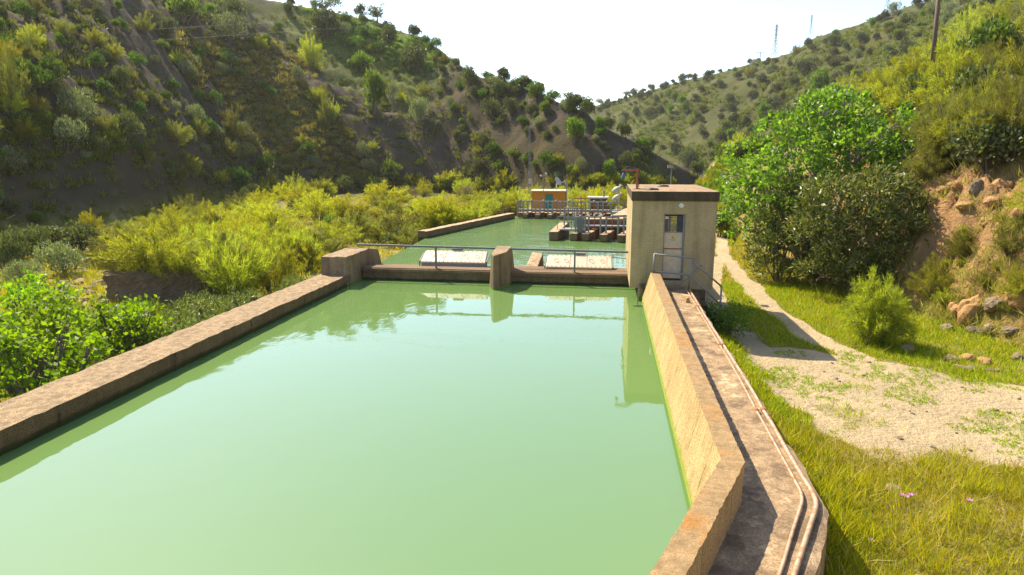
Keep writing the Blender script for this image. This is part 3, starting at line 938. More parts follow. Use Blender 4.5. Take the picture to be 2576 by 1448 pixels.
for i in range(11):
    z = 2.255 + i * .045
    lv.hexa([(DX0 - ox + .036, .09, z), (DX1 - ox - .061, .09, z), (DX1 - ox - .061, .125, z + .018), (DX0 - ox + .036, .125, z + .018),
             (DX0 - ox + .036, .09, z + .008), (DX1 - ox - .061, .09, z + .008), (DX1 - ox - .061, .125, z + .026), (DX0 - ox + .036, .125, z + .026)])
for x in (DX0 - ox + .2, DX0 - ox + .4):
    lv.box(x, x + .012, .126, .135, 2.23, DZ1 - .04)
lv.build('louvre', M['steel_dark'], gh)
b = MB(); b.lathe([(.085, 0), (.085, -.03), (.07, -.06), (.03, -.085)], 20, (2.31 - ox, -.002, 3.06), 'y'); b.build('wall_lamp', M['lamp'], gh, smooth=True)
b = MB(); b.box(HX0 - ox + .25, 1.3 - ox, -.012, .0, .42, .55); b.build('patch_repair', M['pier'], gh)
# rusty gallows on the roof with a blue block
t = thing('gallows_bracket', (.98, 22.6, 3.5), 'rusty steel gallows arm with a blue pulley on the gatehouse roof', 'bracket')
b = MB(); b.bar((0, 0, 0), (0, 0, .62), .08, .07); b.box(-.1, .1, -.08, .08, 0, .02); b.build('post', M['rust'], t, .006)
b = MB(); b.bar((.04, 0, .62), (-.52, 0, .62), .07, .07); b.build('arm', M['rust'], t, .006)
b = MB(); b.tube([(-.42, 0, .65), (-.38, 0, .72), (-.28, 0, .745), (-.18, 0, .70), (-.05, 0, .66), (.05, 0, .66), (.05, .02, .3), (.06, 0, .05)], .012, 6); b.build('cable', M['cable'], t)
b = MB(); b.tube([(-.46, 0, .6), (-.46, 0, .52)], .012, 6); b.lathe([(.02, .53), (.05, .5), (.055, .42), (.06, .36), (.0, .35)], 12, (-.46, 0, 0)); b.build('pulley_block', M['blue'], t, smooth=True)
for i, (x, y, r) in enumerate(((1.45, 21.9, .2), (2.0, 24.6, .2))):
    b = MB(); q = random.Random(i)
    for k in range(4): b.tube([(x + r * (1 - .07 * k) * math.cos(a * .3), y + r * 1.1 * math.sin(a * .3), 3.515 + .012 * k + q.uniform(0, .01)) for a in range(0, 22)], .012, 5)
    if i == 0: b.tube([(1.02, 22.6, 3.52), (1.15, 22.35, 3.52), (1.3, 22.3, 3.52), (1.5, 22.1, 3.525)], .011, 5)
    o = b.build('cable_coil', M['cable']); tag(o, ('loose black cable coil by the gallows on the gatehouse roof', 'flat cable coil near the back edge of the gatehouse roof')[i], 'cable')
t = thing('floodlight', (2.6, 28.2, 0), 'small grey floodlight on a thin pole behind the gatehouse roof', 'light')
b = MB(); b.tube([(0, 0, -.5), (0, 0, 4.15)], .025); b.build('pole', M['steel'], t)
b = MB(); b.hexa([(-.16, -.1, 4.12), (.1, -.1, 4.12), (.1, .1, 4.12), (-.16, .1, 4.12), (-.16, -.08, 4.26), (.06, -.08, 4.22), (.06, .08, 4.22), (-.16, .08, 4.26)]); b.build('lamp_head', M['steel'], t, .01)

# landing rail, stairs and stair rail beside the door
t = thing('landing_railing', (1.7, 20.5, 0), 'grey pipe railing with two bars closing the landing before the gatehouse door', 'railing')
A0 = at_y(1648, 648, 20.6); A1 = at_y(1740, 655, 20.3)
b = MB(); b.tube([(-.22, .1, 1.0), (-.19, .1, 1.62)], .032); b.build('post', M['steel'], t, smooth=True)
b = MB(); b.tube([(-.19, .1, 1.60), (1.0, -.1, 1.52)], .03); b.build('top_rail', M['steel'], t, smooth=True)
b = MB(); b.tube([(-.21, .1, 1.06), (.88, -.1, 1.0)], .028); b.build('lower_rail', M['steel'], t, smooth=True)
t = thing('stair_railing', (2.6, 20.4, 0), 'grey pipe handrail sloping down the stairs beside the gatehouse', 'railing')
P_ = [(0, 0, .52), (-.02, 0, 1.46)]
b = MB(); b.tube([(-.03, 0, .5), (0, 0, 1.48)], .03); b.build('post', M['steel'], t, smooth=True)
b = MB(); b.tube([(.98, .25, -.7), (.98, .25, .62)], .03); b.build('post', M['steel'], t, smooth=True)
b = MB(); b.tube([(0, 0, 1.46), (.98, .25, .62)], .028); b.build('top_rail', M['steel'], t, smooth=True)
b = MB(); b.tube([(0, 0, .96), (.98, .25, .05)], .025); b.build('lower_rail', M['steel'], t, smooth=True)
b = MB(); b.tube([(-.33, .25, .62), (.42, .78, 1.17)], .024); b.build('brace', M['steel'], t, smooth=True)
b = MB()
for i in range(5):
    b.box(2.68 + i * .24, 2.92 + i * .24, 20.35, 21.15, -1.6, .32 - i * .24)
o = b.build('stairs', M['weir'], None, .012); tag(o, 'short concrete steps dropping from the walkway to the track beside the gatehouse', 'stairs')
b = MB(); q = random.Random(3)
b.hexa([(2.28, 18.62, .5), (2.42, 18.6, .5), (2.42, 18.74, .5), (2.28, 18.76, .5), (2.3, 18.64, .64), (2.36, 18.63, .66), (2.37, 18.7, .66), (2.29, 18.73, .63)])
o = b.build('brick_lump', M['rockorange'], None, .012); tag(o, 'orange broken brick standing on the walkway against the pipes', 'brick')

# ------------------------------------------------------------------ far pool: side wall and two rows of small sluices
b = rough_sweep([(-10.25, 36.6), (-7.0, 50.2)], [(0, -2.4), (0, .4), (-.55, .4), (-.55, -2.4)], .012, .3, 31)
o = b.build('canal_wall', M['sluice']); tag(o, 'narrow concrete wall along the left side of the far pool, sunlit on top', 'wall')


def pier_block(x, y0, L, w, z0, z1, label, group, turn=-.17):
    b = MB()
    b.hexa([(-w / 2, -.06, -2.4), (w / 2, -.06, -2.4), (w / 2, L, -2.4), (-w / 2, L, -2.4), (-w / 2, 0, z0), (w / 2, 0, z0), (w / 2, L, z1), (-w / 2, L, z1)])
    o = b.build('sluice_pier', M['sluice'], None, .015); o.location = (x, y0, 0); o.rotation_euler = (0, 0, turn)
    return tag(o, label, 'pier', group)


# back row
BR = [(-6.36 + .955 * i, 50.0 - .1 * i) for i in range(9)]
BACKLAB = ['leftmost pier of the back sluice row, next to the far pool wall', 'second pier from the left in the back sluice row', 'third pier from the left in the back sluice row',
           'fourth pier from the left in the back sluice row', 'fifth pier from the left in the back sluice row, behind the narrow walkway cage',
           'sixth pier from the left in the back sluice row', 'seventh pier from the left in the back sluice row', 'eighth pier of the back sluice row, beside the metal platform', 'last pier of the back sluice row, beside the gatehouse edge']
for i, (x, y) in enumerate(BR):
    pier_block(x + .17, y, 1.5, .34, .32, .44, BACKLAB[i], 'piers of the back sluice row')
b = MB(); b.box(-6.9, 3.2, 51.4, 52.0, -2.4, .34); o = b.build('sluice_wall', M['sluice'], None, .02); tag(o, 'concrete back wall closing the far pool behind the sluice piers', 'wall')
t = thing('sluice_footbridge', (-6.75, 50.55, .62), 'grey steel footbridge with railings over the back sluice row', 'footbridge')
b = MB(); b.box(-.05, 9.2, .0, .55, -.02, .05); b.build('deck', M['steel_aged'], t)
b = MB(); b.box(-.05, 9.2, -.03, -.002, -.10, .05); b.build('edge_beam', M['steel_aged'], t)
b = MB(); b.bar((-.05, 0, .66), (9.2, 0, .66), .05); b.build('top_rail', M['steel_aged'], t)
b = MB(); b.bar((-.05, .55, .66), (9.2, .55, .66), .04); b.build('top_rail', M['steel_aged'], t)
b = MB(); b.bar((-.05, .55, .36), (9.2, .55, .36), .03); b.build('middle_rail', M['steel_aged'], t)
for k in range(10):
    for yy in (0, .55):
        b = MB(); b.bar((k * 1.0, yy, .05), (k * 1.0, yy, .66), .045); b.build('post', M['steel_aged'], t)


def sluice(x, y, zt, zb, half, label, group, gate=None, frame_h=None, stem_top=0):
    t = thing('sluice_gate', (x, y, 0), label, 'sluice gate', group=group)
    for s in (-1, 1):
        b = MB(); b.bar((s * half, 0, zb), (s * half, 0, zt), .10, .10, (0, 1, 0)); b.build('upright', M['steel_aged'], t, .006)
    b = MB(); b.bar((-half - .06, 0, zt), (half + .06, 0, zt), .09, .08); b.build('crossbeam', M['steel_aged'], t, .006)
    b = MB(); b.tube([(0, 0, -.3), (0, 0, zt + .06 + stem_top)], .024, 8); b.build('stem', M['rust'], t)
    b = MB(); b.lathe([(.06, -.05), (.085, -.03), (.085, .06), (.05, .1)], 12, (0, 0, zt + .05)); b.build('gear_box', M['steel_aged'], t)
    g0, g1 = gate or (-.5, .06)
    b = MB(); b.box(-half + .08, half - .08, -.03, .03, g0, g1)
    b.box(-half + .08, half - .08, -.06, -.031, g1 - .08, g1 - .005)
    b.build('gate_leaf', M['steel_dark'], t)
    return t


ORD = ['first', 'second', 'third', 'fourth', 'fifth', 'sixth', 'seventh', 'eighth']
for i in range(8):
    x = (BR[i][0] + BR[i + 1][0]) / 2 + .17; y = 50.35 - .1 * i
    if i < 7:
        sluice(x - .0, y, 1.28, .1, .30, 'grey framed sluice gate with rusty stem, %s from the left in the back row' % ORD[i], 'sluice gates of the back row')
sluice(-6.6, 50.35, 1.28, .1, .22, 'grey framed sluice gate beside the far pool wall, left end of the back row', 'sluice gates of the back row')

# front row, partly hidden by the gatehouse
FR = [(-2.0, 36.55), (-1.35, 36.4), (-.36, 36.2), (.60, 36.05), (1.58, 35.9)]
FL = ['front row sluice pier left of the raised dark gate', 'front row sluice pier right of the raised dark gate', 'second front row sluice pier right of the raised gate', 'front row sluice pier nearest the gatehouse wall', 'front row sluice pier mostly behind the gatehouse']
for i, (x, y) in enumerate(FR):
    pier_block(x + .2, y, 1.9, .40, .42, .52, FL[i], 'piers of the front sluice row', -.27)
    b = MB(); b.box(-.2, .2, 0, .7, -.5, .66); o = b.build('sluice_pier', M['sluice'], None, .015); o.location = (x + .82, y + 1.95, 0); o.rotation_euler = (0, 0, -.27)
    tag(o, FL[i].replace('sluice pier', 'low block standing behind the sluice pier'), 'pier', 'rear blocks of the front sluice row')
b = MB()
b.hexa([(-3.16, 36.4, -2.4), (-2.62, 36.4, -2.4), (-2.2, 39.6, -2.4), (-2.75, 39.6, -2.4), (-3.16, 36.45, .5), (-2.66, 36.45, .5), (-2.2, 39.6, .78), (-2.75, 39.6, .78)])
o = b.build('sluice_wall', M['sluice'], None, .02); tag(o, 'stubby concrete wing wall at the left end of the front sluice row', 'wall')
for i in range(3):
    x = (FR[i + 1][0] + FR[i + 2][0]) / 2 + .2
    sluice(x, 37.0 - .15 * i, 1.30, .3, .33, ('grey framed sluice gate with rusty stem beside the raised dark gate', 'grey framed sluice gate with rusty stem, middle of the front row', 'grey framed sluice gate half hidden by the gatehouse')[i], 'sluice gates of the front row')
t = sluice(-1.44, 36.95, 1.28, .3, .27, 'dark sluice gate raised out of the water on a tall rusty stem', 'sluice gates of the front row', gate=(.42, 1.2), stem_top=1.15)
t = thing('sluice_platform', (-2.75, 37.2, .55), 'small grey platform cage with rails at the left end of the front sluices', 'platform')
b = MB(); b.box(0, 1.3, 0, .9, -.05, .03); b.build('deck', M['steel_aged'], t)
for zz in (.42, .75):
    b = MB(); b.bar((0, 0, zz), (1.2, 0, zz), .035); b.build('rail', M['steel_aged'], t)
for x in (0, .4, .8, 1.2):
    b = MB(); b.bar((x, 0, 0), (x, 0, .78), .035); b.build('post', M['steel_aged'], t)
t = thing('gate_frame', (-2.35, 38.4, .6), 'tall narrow grey steel frame standing behind the platform cage', 'frame')
for x in (-.1, .12, .5, .62, .95):
    b = MB(); b.bar((x, .1 * x, 0), (x, .1 * x, 1.1), .06); b.build('upright', M['steel_aged'], t)
b = MB(); b.bar((-.12, 0, 1.08), (1.0, .1, 1.08), .07); b.build('crossbeam', M['steel_aged'], t)
b = MB(); b.bar((-.12, 0, .5), (1.0, .1, .5), .05); b.build('crossbeam', M['steel_aged'], t)
# deck and wall behind the front row
t = thing('sluice_footbridge', (-1.2, 37.75, .72), 'grey steel deck with a single rail behind the front sluice row', 'footbridge')
b = MB(); b.box(-.1, 4.2, 0, .5, -.05, .03); b.build('deck', M['steel_aged'], t)
b = MB(); b.bar((0, .5, .33), (4.2, .5, .33), .035); b.build('rail', M['steel_aged'], t)
for x in (.0, 1.0, 2.0, 3.0):
    b = MB(); b.bar((x, .5, 0), (x, .5, .33), .035); b.build('post', M['steel_aged'], t)
b = MB()
b.hexa([(-1.35, 39.3, -2.4), (3.6, 38.6, -2.4), (3.6, 39.6, -2.4), (-1.2, 40.2, -2.4), (-1.35, 39.3, .98), (3.6, 38.6, 1.15), (3.6, 39.6, 1.15), (-1.2, 40.2, 1.02)])
o = b.build('sluice_wall', M['sluice'], None, .02); tag(o, 'brown concrete wall with a sunlit top running behind the front sluice row', 'wall')
b = MB()
b.hexa([(.3, 40.6, -1), (3.8, 40.2, -1), (3.9, 44, -1), (1.2, 44, -1), (.3, 40.6, 1.1), (3.8, 40.2, 1.3), (3.9, 44, 1.35), (1.2, 44, 1.3)])
o = b.build('concrete_ramp', M['sluice'], None, .02); tag(o, 'pale sloping concrete slab between the two sluice rows beside the gatehouse', 'ramp')

# hut, kiosk, masts
t = thing('equipment_hut', (-4.78, 54.0, -.5), 'orange hut with a teal door and pale flat roof behind the back sluices', 'hut')
b = MB(); b.box(-1.36, 1.36, 0, 2.2, 0, 2.36); b.build('wall', M['orange'], t, .02)
b = MB(); b.box(-1.46, 1.46, -.12, 2.3, 2.36, 2.45); b.build('roof', M['roofgreen'], t, .015)
b = MB(); b.box(-.18, .34, -.04, -.002, .1, 2.1); dd_ = b.build('door', M['teal'], t, .005)
b = MB(); b.box(-.22, -.185, -.03, -.003, .08, 2.14); b.box(.345, .38, -.03, -.003, .08, 2.14); b.box(-.22, .38, -.03, -.003, 2.12, 2.16); b.build('door_frame', M['steel_dark'], t)
b = MB(); b.box(.24, .30, -.06, -.041, 1.0, 1.1); b.build('handle', M['steel'], dd_)

t = thing('satellite_dish', (-4.15, 54.9, 1.95), 'white satellite dish with a feed arm on the orange hut roof', 'satellite dish')
b = MB(); b.tube([(0, 0, 0), (-.02, 0, .35), (.06, -.02, .62)], .035); b.tube([(0, 0, .3), (-.3, .1, 0)], .015); b.build('mast', M['white'], t)
b = MB(); n = 24
prof = [(.001, -.09), (.15, -.075), (.28, -.035), (.38, .0), (.385, .012), (.28, -.02), (.15, -.06), (.001, -.075)]
b.lathe(prof, n); db = b.build('reflector', M['white'], t, smooth=True)
db.location = (.12, -.05, .72); db.rotation_euler = (math.radians(62), 0, math.radians(62))
b = MB(); b.tube([(.14, -.05, .45), (.62, -.25, .72)], .02); b.build('feed_arm', M['white'], t)
b = MB(); b.lathe([(.03, -.06), (.06, -.04), (.06, .06), (.03, .09)], 10, (.68, -.27, .76)); b.build('feed_horn', M['steel'], t)

t = thing('lamp_pole', (-5.05, 52.6, .3), 'slim pole with two white globe lamps on a crossarm before the orange hut', 'lamp post')
b = MB(); b.tube([(0, 0, 0), (0, 0, 2.95)], [.035, .025]); b.build('pole', M['steel'], t)
b = MB(); b.tube([(-.2, 0, 2.8), (.2, 0, 2.95)], .015); b.build('crossarm', M['steel'], t)
for x, z in ((-.2, 2.86), (.22, 3.02)):
    b = MB(); b.lathe([(.01, -.09), (.07, -.06), (.09, 0), (.07, .06), (.01, .09)], 12, (x, 0, z)); b.build('globe_lamp', M['white'], t, smooth=True)
t = thing('antenna_pole', (-3.33, 54.5, -.5), 'short grey antenna pole at the right side of the orange hut', 'antenna')
b = MB(); b.tube([(0, 0, 0), (0, 0, 3.3)], .045); b.build('pole', M['steel'], t)
b = MB(); b.tube([(0, 0, 3.3), (0, 0, 3.65)], .018); b.build('whip', M['steel'], t)

t = thing('lattice_mast', (-8.8, 75.0, -.5), 'slender grey lattice radio mast rising left of the orange hut', 'mast')
b = MB(); hw = .12; H_ = 8.6
cs = [(-hw, -hw * .6), (hw, -hw * .6), (0, hw)]
for x, y in cs: b.bar((x, y, 0), (x * .8, y * .8, H_), .028)
for k in range(18):
    z0 = k * H_ / 18; z1 = (k + 1) * H_ / 18
    for j in range(3):
        a, c = cs[j], cs[(j + 1) % 3]
        if k % 2: a, c = c, a
        b.bar((a[0], a[1], z0), (c[0], c[1], z1), .015)
b.build('lattice', M['steel'], t, fix=False)
b = MB(); b.box(-.05, .32, -.35, -.12, 2.2, 2.75); b.build('box', M['white'], t, .02)
b = MB(); b.tube([(.1, -.2, 3.1), (.1, -.2, 3.55)], .13, 8); b.build('antenna', M['steel'], t)
b = MB(); b.tube([(0, 0, H_), (0, 0, H_ + .9)], .02); b.build('whip', M['steel'], t)

t = thing('concrete_kiosk', (-.78, 54.5, -.5), 'small brown concrete kiosk with a slab roof and vent pipe behind the back sluices', 'kiosk')
b = MB(); b.box(-.72, .8, 0, 1.4, 0, 1.8); b.build('wall', M['sluice'], t, .02)
b = MB(); b.box(-.82, .9, -.1, 1.5, 1.8, 1.92); b.build('roof', M['roofgreen'], t, .015)
b = MB(); b.box(-.35, .12, -.03, -.002, .3, 1.5); b.build('door', M['rust'], t, .004)
b = MB(); b.box(.2, .42, -.12, -.002, 0, 1.8); b.build('pillar', M['pier'], t, .01)
b = MB(); b.tube([(.5, .5, 1.9), (.5, .5, 2.45)], .08); b.build('vent_pipe', M['steel'], t)
t = thing('barrier_arm', (-1.6, 54.0, -.5), 'red bar on a thin grey pipe between the orange hut and the kiosk', 'barrier')
b = MB(); b.tube([(-1.5, 0, 1.83), (-.2, 0, 1.83)], .025); b.build('pipe', M['steel'], t)
b = MB(); b.tube([(-1.0, 0, 1.85), (.1, 0, 1.87)], .045); b.build('bar', M['red'], t)
b = MB(); b.tube([(.1, 0, 1.88), (.2, 0, 1.8), (.2, 0, 0)], .05); b.build('post', M['white'], t)
for i, (x, z, lb) in enumerate(((.55, 2.05, 'upper white cowled lamp head on a bent post left of the gatehouse'), (.58, 1.42, 'lower white cowled lamp head on a bent post left of the gatehouse'))):
    t = thing('cowl_lamp', (x + .35, 50.9 + .5 * i, -.3), lb, 'lamp', group='cowled lamps beside the gatehouse')
    b = MB(); b.tube([(.0, 0, 0), (.0, 0, z + .45), (-.05, 0, z + .62), (.1, 0, z + .68)][:3], .035); b.build('post', M['white'], t)
    b = MB()
    pr = [(.02, -.42), (.13, -.36), (.2, -.15), (.2, .05), (.13, .22), (.05, .34), (.02, .36)]
    b.lathe(pr, 16); c = b.build('cowl', M['white'], t, smooth=True); c.location = (-.18, -.02, z + .48); c.rotation_euler = (0, math.radians(58), 0)
    b = MB(); b.tube([(-.02, 0, z + .6), (.08, 0, z + .78), (.26, 0, z + .74)], .05); b.build('neck', M['white'], t, smooth=True)
t = thing('metal_platform', (.35, 47.6, .75), 'grey metal work platform with railings between the kiosk and the gatehouse', 'platform')
b = MB(); b.box(0, 2.2, 0, 1.2, -.06, .0); b.build('deck', M['steel'], t, .006)
b = MB(); b.box(.02, 2.2, -.05, -.005, -.14, .02); b.build('edge_beam', M['steel'], t, .004)
for k in range(6):
    b = MB(); b.bar((k * .42, 0, -.8 if k % 2 == 0 else 0), (k * .42, 0, .62), .035); b.build('post', M['steel'], t)
for z in (.32, .62):
    b = MB(); b.bar((0, 0, z), (2.15, 0, z), .035); b.build('rail', M['steel'], t)
b = MB(); b.bar((1.55, 0, -.05), (2.1, 0, -.6), .04); b.build('brace', M['steel'], t)

# ------------------------------------------------------------------ poles, pylons and wires
g = at_y(2349, 150, 46.0); g[2] = height_grid(g[:1], g[1:2])[0]
tp = at_y(2367, -70, 46.0)
b = MB(); b.tube([(0, 0, -.6), tuple(np.array(tp) - g)], [.145, .11], 10); o = b.build('utility_pole', M['wood'], smooth=True); o.location = tuple(g)
tag(o, 'leaning brown wooden pole standing in the scrub on the right bank', 'utility pole')
g2 = hit([2418], [13])[0]; tp2 = at_y(2408, -60, g2[1])
b = MB(); b.tube([(0, 0, -.6), tuple(np.array(tp2) - g2)], [.13, .10], 10); o = b.build('utility_pole', M['wood'], smooth=True); o.location = tuple(g2)
tag(o, 'wooden pole whose foot just shows at the top edge, right of the leaning pole', 'utility pole')


def pylon(px_, pyb, pyt, Y, label):
    g = at_y(px_, pyb, Y); h = at_y(px_, pyt, Y)[2] - g[2]
    t = thing('power_pylon', (g[0], g[1], g[2] - 1), label, 'pylon', rz=.4, group='lattice pylons on the far ridge')
    b = MB(); h += 1; w0, w1 = h * .085, h * .02
    W = lambda z: w0 + (w1 - w0) * min(1, z / (h * .6)) if z < h * .6 else w1
    c4 = [(-1, -1), (1, -1), (1, 1), (-1, 1)]
    zs = [0, .16, .3, .42, .52, .6, .7, .8, .9, 1]
    th = h * .008
    for a, c in zip(zs[:-1], zs[1:]):
        for j in range(4):
            p, q = c4[j], c4[(j + 1) % 4]; A, B = W(a * h), W(c * h)
            b.bar((p[0] * A, p[1] * A, a * h), (p[0] * B, p[1] * B, c * h), th)
            b.bar((p[0] * A, p[1] * A, a * h), (q[0] * B, q[1] * B, c * h), th * .6)
            b.bar((q[0] * A, q[1] * A, a * h), (p[0] * B, p[1] * B, c * h), th * .6)
    b.build('lattice', M['steel'], t, fix=False)
    for zf, L in ((.68, .13), (.80, .11), (.91, .09)):
        b = MB(); b.bar((-L * h, 0, zf * h), (L * h, 0, zf * h), th); b.bar((-L * h, 0, zf * h), (0, 0, (zf + .05) * h), th * .6); b.bar((L * h, 0, zf * h), (0, 0, (zf + .05) * h), th * .6)
        b.build('crossarm', M['steel'], t, fix=False)
pylon(1949, 136, 62, 410, 'left of the two tall lattice pylons on the right ridge')
pylon(2039, 84, 38, 470, 'shorter looking lattice pylon, second from the left on the right ridge')
pylon(2232, 26, -42, 400, 'lattice pylon cut off by the top edge, farthest right on the ridge')
t = thing('line_post', tuple(at_y(1912, 152, 420)), 'tiny T-shaped line post on the ridge left of the pylons', 'pylon')
b = MB(); b.tube([(0, 0, -2), (0, 0, 4.4)], .22, 6); b.build('post', M['steel'], t)
b = MB(); b.bar((-2.6, 0, 4.3), (2.6, 0, 4.3), .25); b.build('crossarm', M['steel'], t)
for pts, lb in (([(-200, 112, 95), (60, 95, 100), (720, 54, 112), (965, 24, 118), (1300, -22, 126)], 'upper of two thin power lines sagging across the left hill and sky'),
                ([(-200, 138, 92), (100, 122, 98), (877, 70, 112), (997, 54, 115), (1429, 0, 124), (1700, -40, 130)], 'lower of two thin power lines sagging across the left hill and sky')):
    b = MB(); b.tube([tuple(at_y(*p)) for p in pts], .019, 5); o = b.build('power_line', M['wire'], fix=False); tag(o, lb, 'power line')

# ------------------------------------------------------------------ vegetation meshes
def rot_frames(d, r):
    """for unit directions d (n,3) two perpendicular vectors"""
    a = r.normal(size=d.shape); u = np.cross(d, a); u /= np.linalg.norm(u, axis=1)[:, None] + 1e-9
    return u, np.cross(d, u)


def unit(v): return v / (np.linalg.norm(v, axis=1)[:, None] + 1e-9)


def leaves(C, D, L, W, r, fold=.25):
    """one four-cornered leaf per centre, long axis D"""
    n = len(C)
    D = unit(D); u, w = rot_frames(D, r)
    L = (L * r.uniform(.65, 1.25, n))[:, None]; W = (W * r.uniform(.7, 1.2, n))[:, None]
    a = C; c = C + D * L; m = C + D * L * .45 + w * L * fold * .4
    V = np.stack([a, m + u * W / 2, c, m - u * W / 2], 1).reshape(-1, 3)
    Q = np.arange(4 * n).reshape(n, 4)
    return V, Q


def blob_points(blobs, n, r, inner=.25, bias=.2):
    """points spread over the outer shell of a set of (x,y,z,rx,rz) blobs, with ragged clumps and gaps"""
    B = np.array(blobs, float)
    wts = B[:, 3] ** 2; wts /= wts.sum()
    k = r.choice(len(B), n, p=wts)
    d = unit(r.normal(size=(n, 3)))
    d[:, 2] = np.where(d[:, 2] < -.35, -d[:, 2] * .7, d[:, 2])
    d = unit(d)
    rad = np.where(r.random(n) < inner, r.uniform(.3, .85, n), r.uniform(.82, 1.08, n))
    P = B[k, :3] + d * rad[:, None] * np.stack([B[k, 3], B[k, 3], B[k, 4]], 1)
    keep = vnoise(P[:, 0] * 2.3 + P[:, 2] * 1.3, P[:, 1] * 2.3 - P[:, 2] * 1.7, 5) > bias
    return P[keep], d[keep]


def tubes_np(paths, n=5):
    b = MB()
    for pts, r in paths: b.tube(pts, r, n, cap=False)
    return np.array(b.v), np.array(b.f)


def combine(parts):
    Vs, Qs, mi, o = [], [], [], 0
    for V, Q, m in parts:
        Vs.append(V); Qs.append(Q + o); mi += [m] * len(Q); o += len(V)
    return np.concatenate(Vs), np.concatenate(Qs), mi


def round_bush(seed, nl, L, W, nb=7, spread=.62, r0=.42, squash=.75, mat='l_lentisk', up=.4):
    """unit bush (about 1 wide each side, base at 0)"""
    r = np.random.default_rng(seed)
    blobs = [(r.uniform(-spread, spread), r.uniform(-spread, spread), r.uniform(.28, .62) , r0 * r.uniform(.7, 1.15), r0 * squash * r.uniform(.8, 1.2)) for _ in range(nb)]
    blobs.append((0, 0, .55, r0 * 1.25, r0 * 1.1))
    P, d = blob_points(blobs, nl, r)
    P[:, 2] = np.maximum(P[:, 2], .02)
    D = d * .7 + r.normal(size=d.shape) * .55 + [0, 0, up]
    V, Q = leaves(P, D, L, W, r)
    st = [([(0, 0, -.15), (b[0] * .5, b[1] * .5, b[2] * .5), tuple(np.array(b[:3]))], [.04, .028, .012]) for b in blobs[:6]]
    V2, Q2 = tubes_np(st)
    V, Q, mi = combine([(V, Q, 0), (V2, Q2, 1)])
    return np_mesh('bush', V, Q, [M[mat], M['bark']], mi)


def broom_bush(seed, nl=46, tw=40, h=1.0, fan=.9, blade=.012, tl=.22, mat='l_broom', droop=.25, start=.3, plume=.07):
    """feathery bush: many whippy limbs, each ending in a loose plume of fine twigs; unit height, base at 0"""
    r = np.random.default_rng(seed)
    paths = []; P, D = [], []
    lob = r.uniform(0, 2 * math.pi, 5); lw = r.uniform(.55, 1.15, 5)
    for i in range(nl):
        a = r.uniform(0, 2 * math.pi); f = math.sqrt(r.uniform(0, 1)) * fan
        k = lw[np.argmin(np.abs(np.angle(np.exp(1j * (lob - a)))))]
        f *= .7 + .3 * k
        top = np.array([math.cos(a) * f, math.sin(a) * f, h * (1.02 - .5 * (f / fan) ** 2) * r.uniform(.55, 1.1) * (.75 + .25 * k)])
        mid = np.array([top[0] * .42, top[1] * .42, top[2] * .66]) + r.normal(size=3) * .05
        b0 = np.array([math.cos(a) * .06, math.sin(a) * .06, -.08])
        if i % 2 == 0: paths.append(([tuple(b0), tuple(mid * .55 + b0 * .3), tuple(mid), tuple(mid * .4 + top * .6)], [.016, .012, .008, .003]))
        n = int(tw * r.uniform(.5, 1.4))
        t = (start + (1.04 - start) * r.random(n) ** .75)[:, None]
        q = (1 - t) ** 2 * b0 + 2 * t * (1 - t) * mid * 1.1 + t * t * top
        q[:, 2] -= droop * .35 * np.clip(t[:, 0] - .65, 0, 1) * f
        dr = unit((top - mid)[None])
        P.append(q + r.normal(size=q.shape) * plume * (1.25 - t)); D.append(dr * .9 + r.normal(size=q.shape) * .5 + [0, 0, .25 - droop * .3])
    P = np.concatenate(P); D = np.concatenate(D)
    V, Q = leaves(P, D, tl, blade, r, .15)
    V2, Q2 = tubes_np(paths, 4)
    V, Q, mi = combine([(V, Q, 0), (V2, Q2, 1)])
    return np_mesh('bush', V, Q, [M[mat], M['bark']], mi)


def tree_crown(seed, nl, L, W, rx, rz, zc, nb, mat, clump=.36):
    r = np.random.default_rng(seed)
    blobs = []
    for _ in range(nb):
        d = unit(r.normal(size=(1, 3)))[0]; k = r.uniform(.35, .85)
        blobs.append((d[0] * rx * k, d[1] * rx * k, zc + d[2] * rz * k * .8, rx * clump * r.uniform(.7, 1.25), rz * clump * r.uniform(.7, 1.2)))
    P, d = blob_points(blobs, nl, r, .2, .22)
    D = d * .6 + r.normal(size=d.shape) * .6
    V, Q = leaves(P, D, L, W, r)
    return np_mesh('crown', V, Q, M[mat]), blobs


def tree_trunk(blobs, r0, zc, seed, mat='bark', stems=1, lean=.1):
    r = np.random.default_rng(seed); paths = []
    for s in range(stems):
        ox_, oy_ = (r.uniform(-.2, .2), r.uniform(-.2, .2)) if stems > 1 else (0, 0)
        top = (ox_ * 3 + r.uniform(-lean, lean) * zc, oy_ * 3 + r.uniform(-lean, lean) * zc, zc * .6)
        paths.append(([(ox_, oy_, -.4), ((ox_ + top[0]) / 2 + r.uniform(-.05, .05), (oy_ + top[1]) / 2, zc * .3), top], [r0, r0 * .8, r0 * .6]))
        for b in blobs[s::stems]:
            e = np.array(b[:3]); m = (np.array(top) + e) / 2 + r.normal(size=3) * .1 * zc * .3
            paths.append(([top, tuple(m), tuple(e)], [r0 * .5, r0 * .3, r0 * .12]))
    V, Q = tubes_np(paths, 6)
    return np_mesh('trunk', V, Q, M[mat])


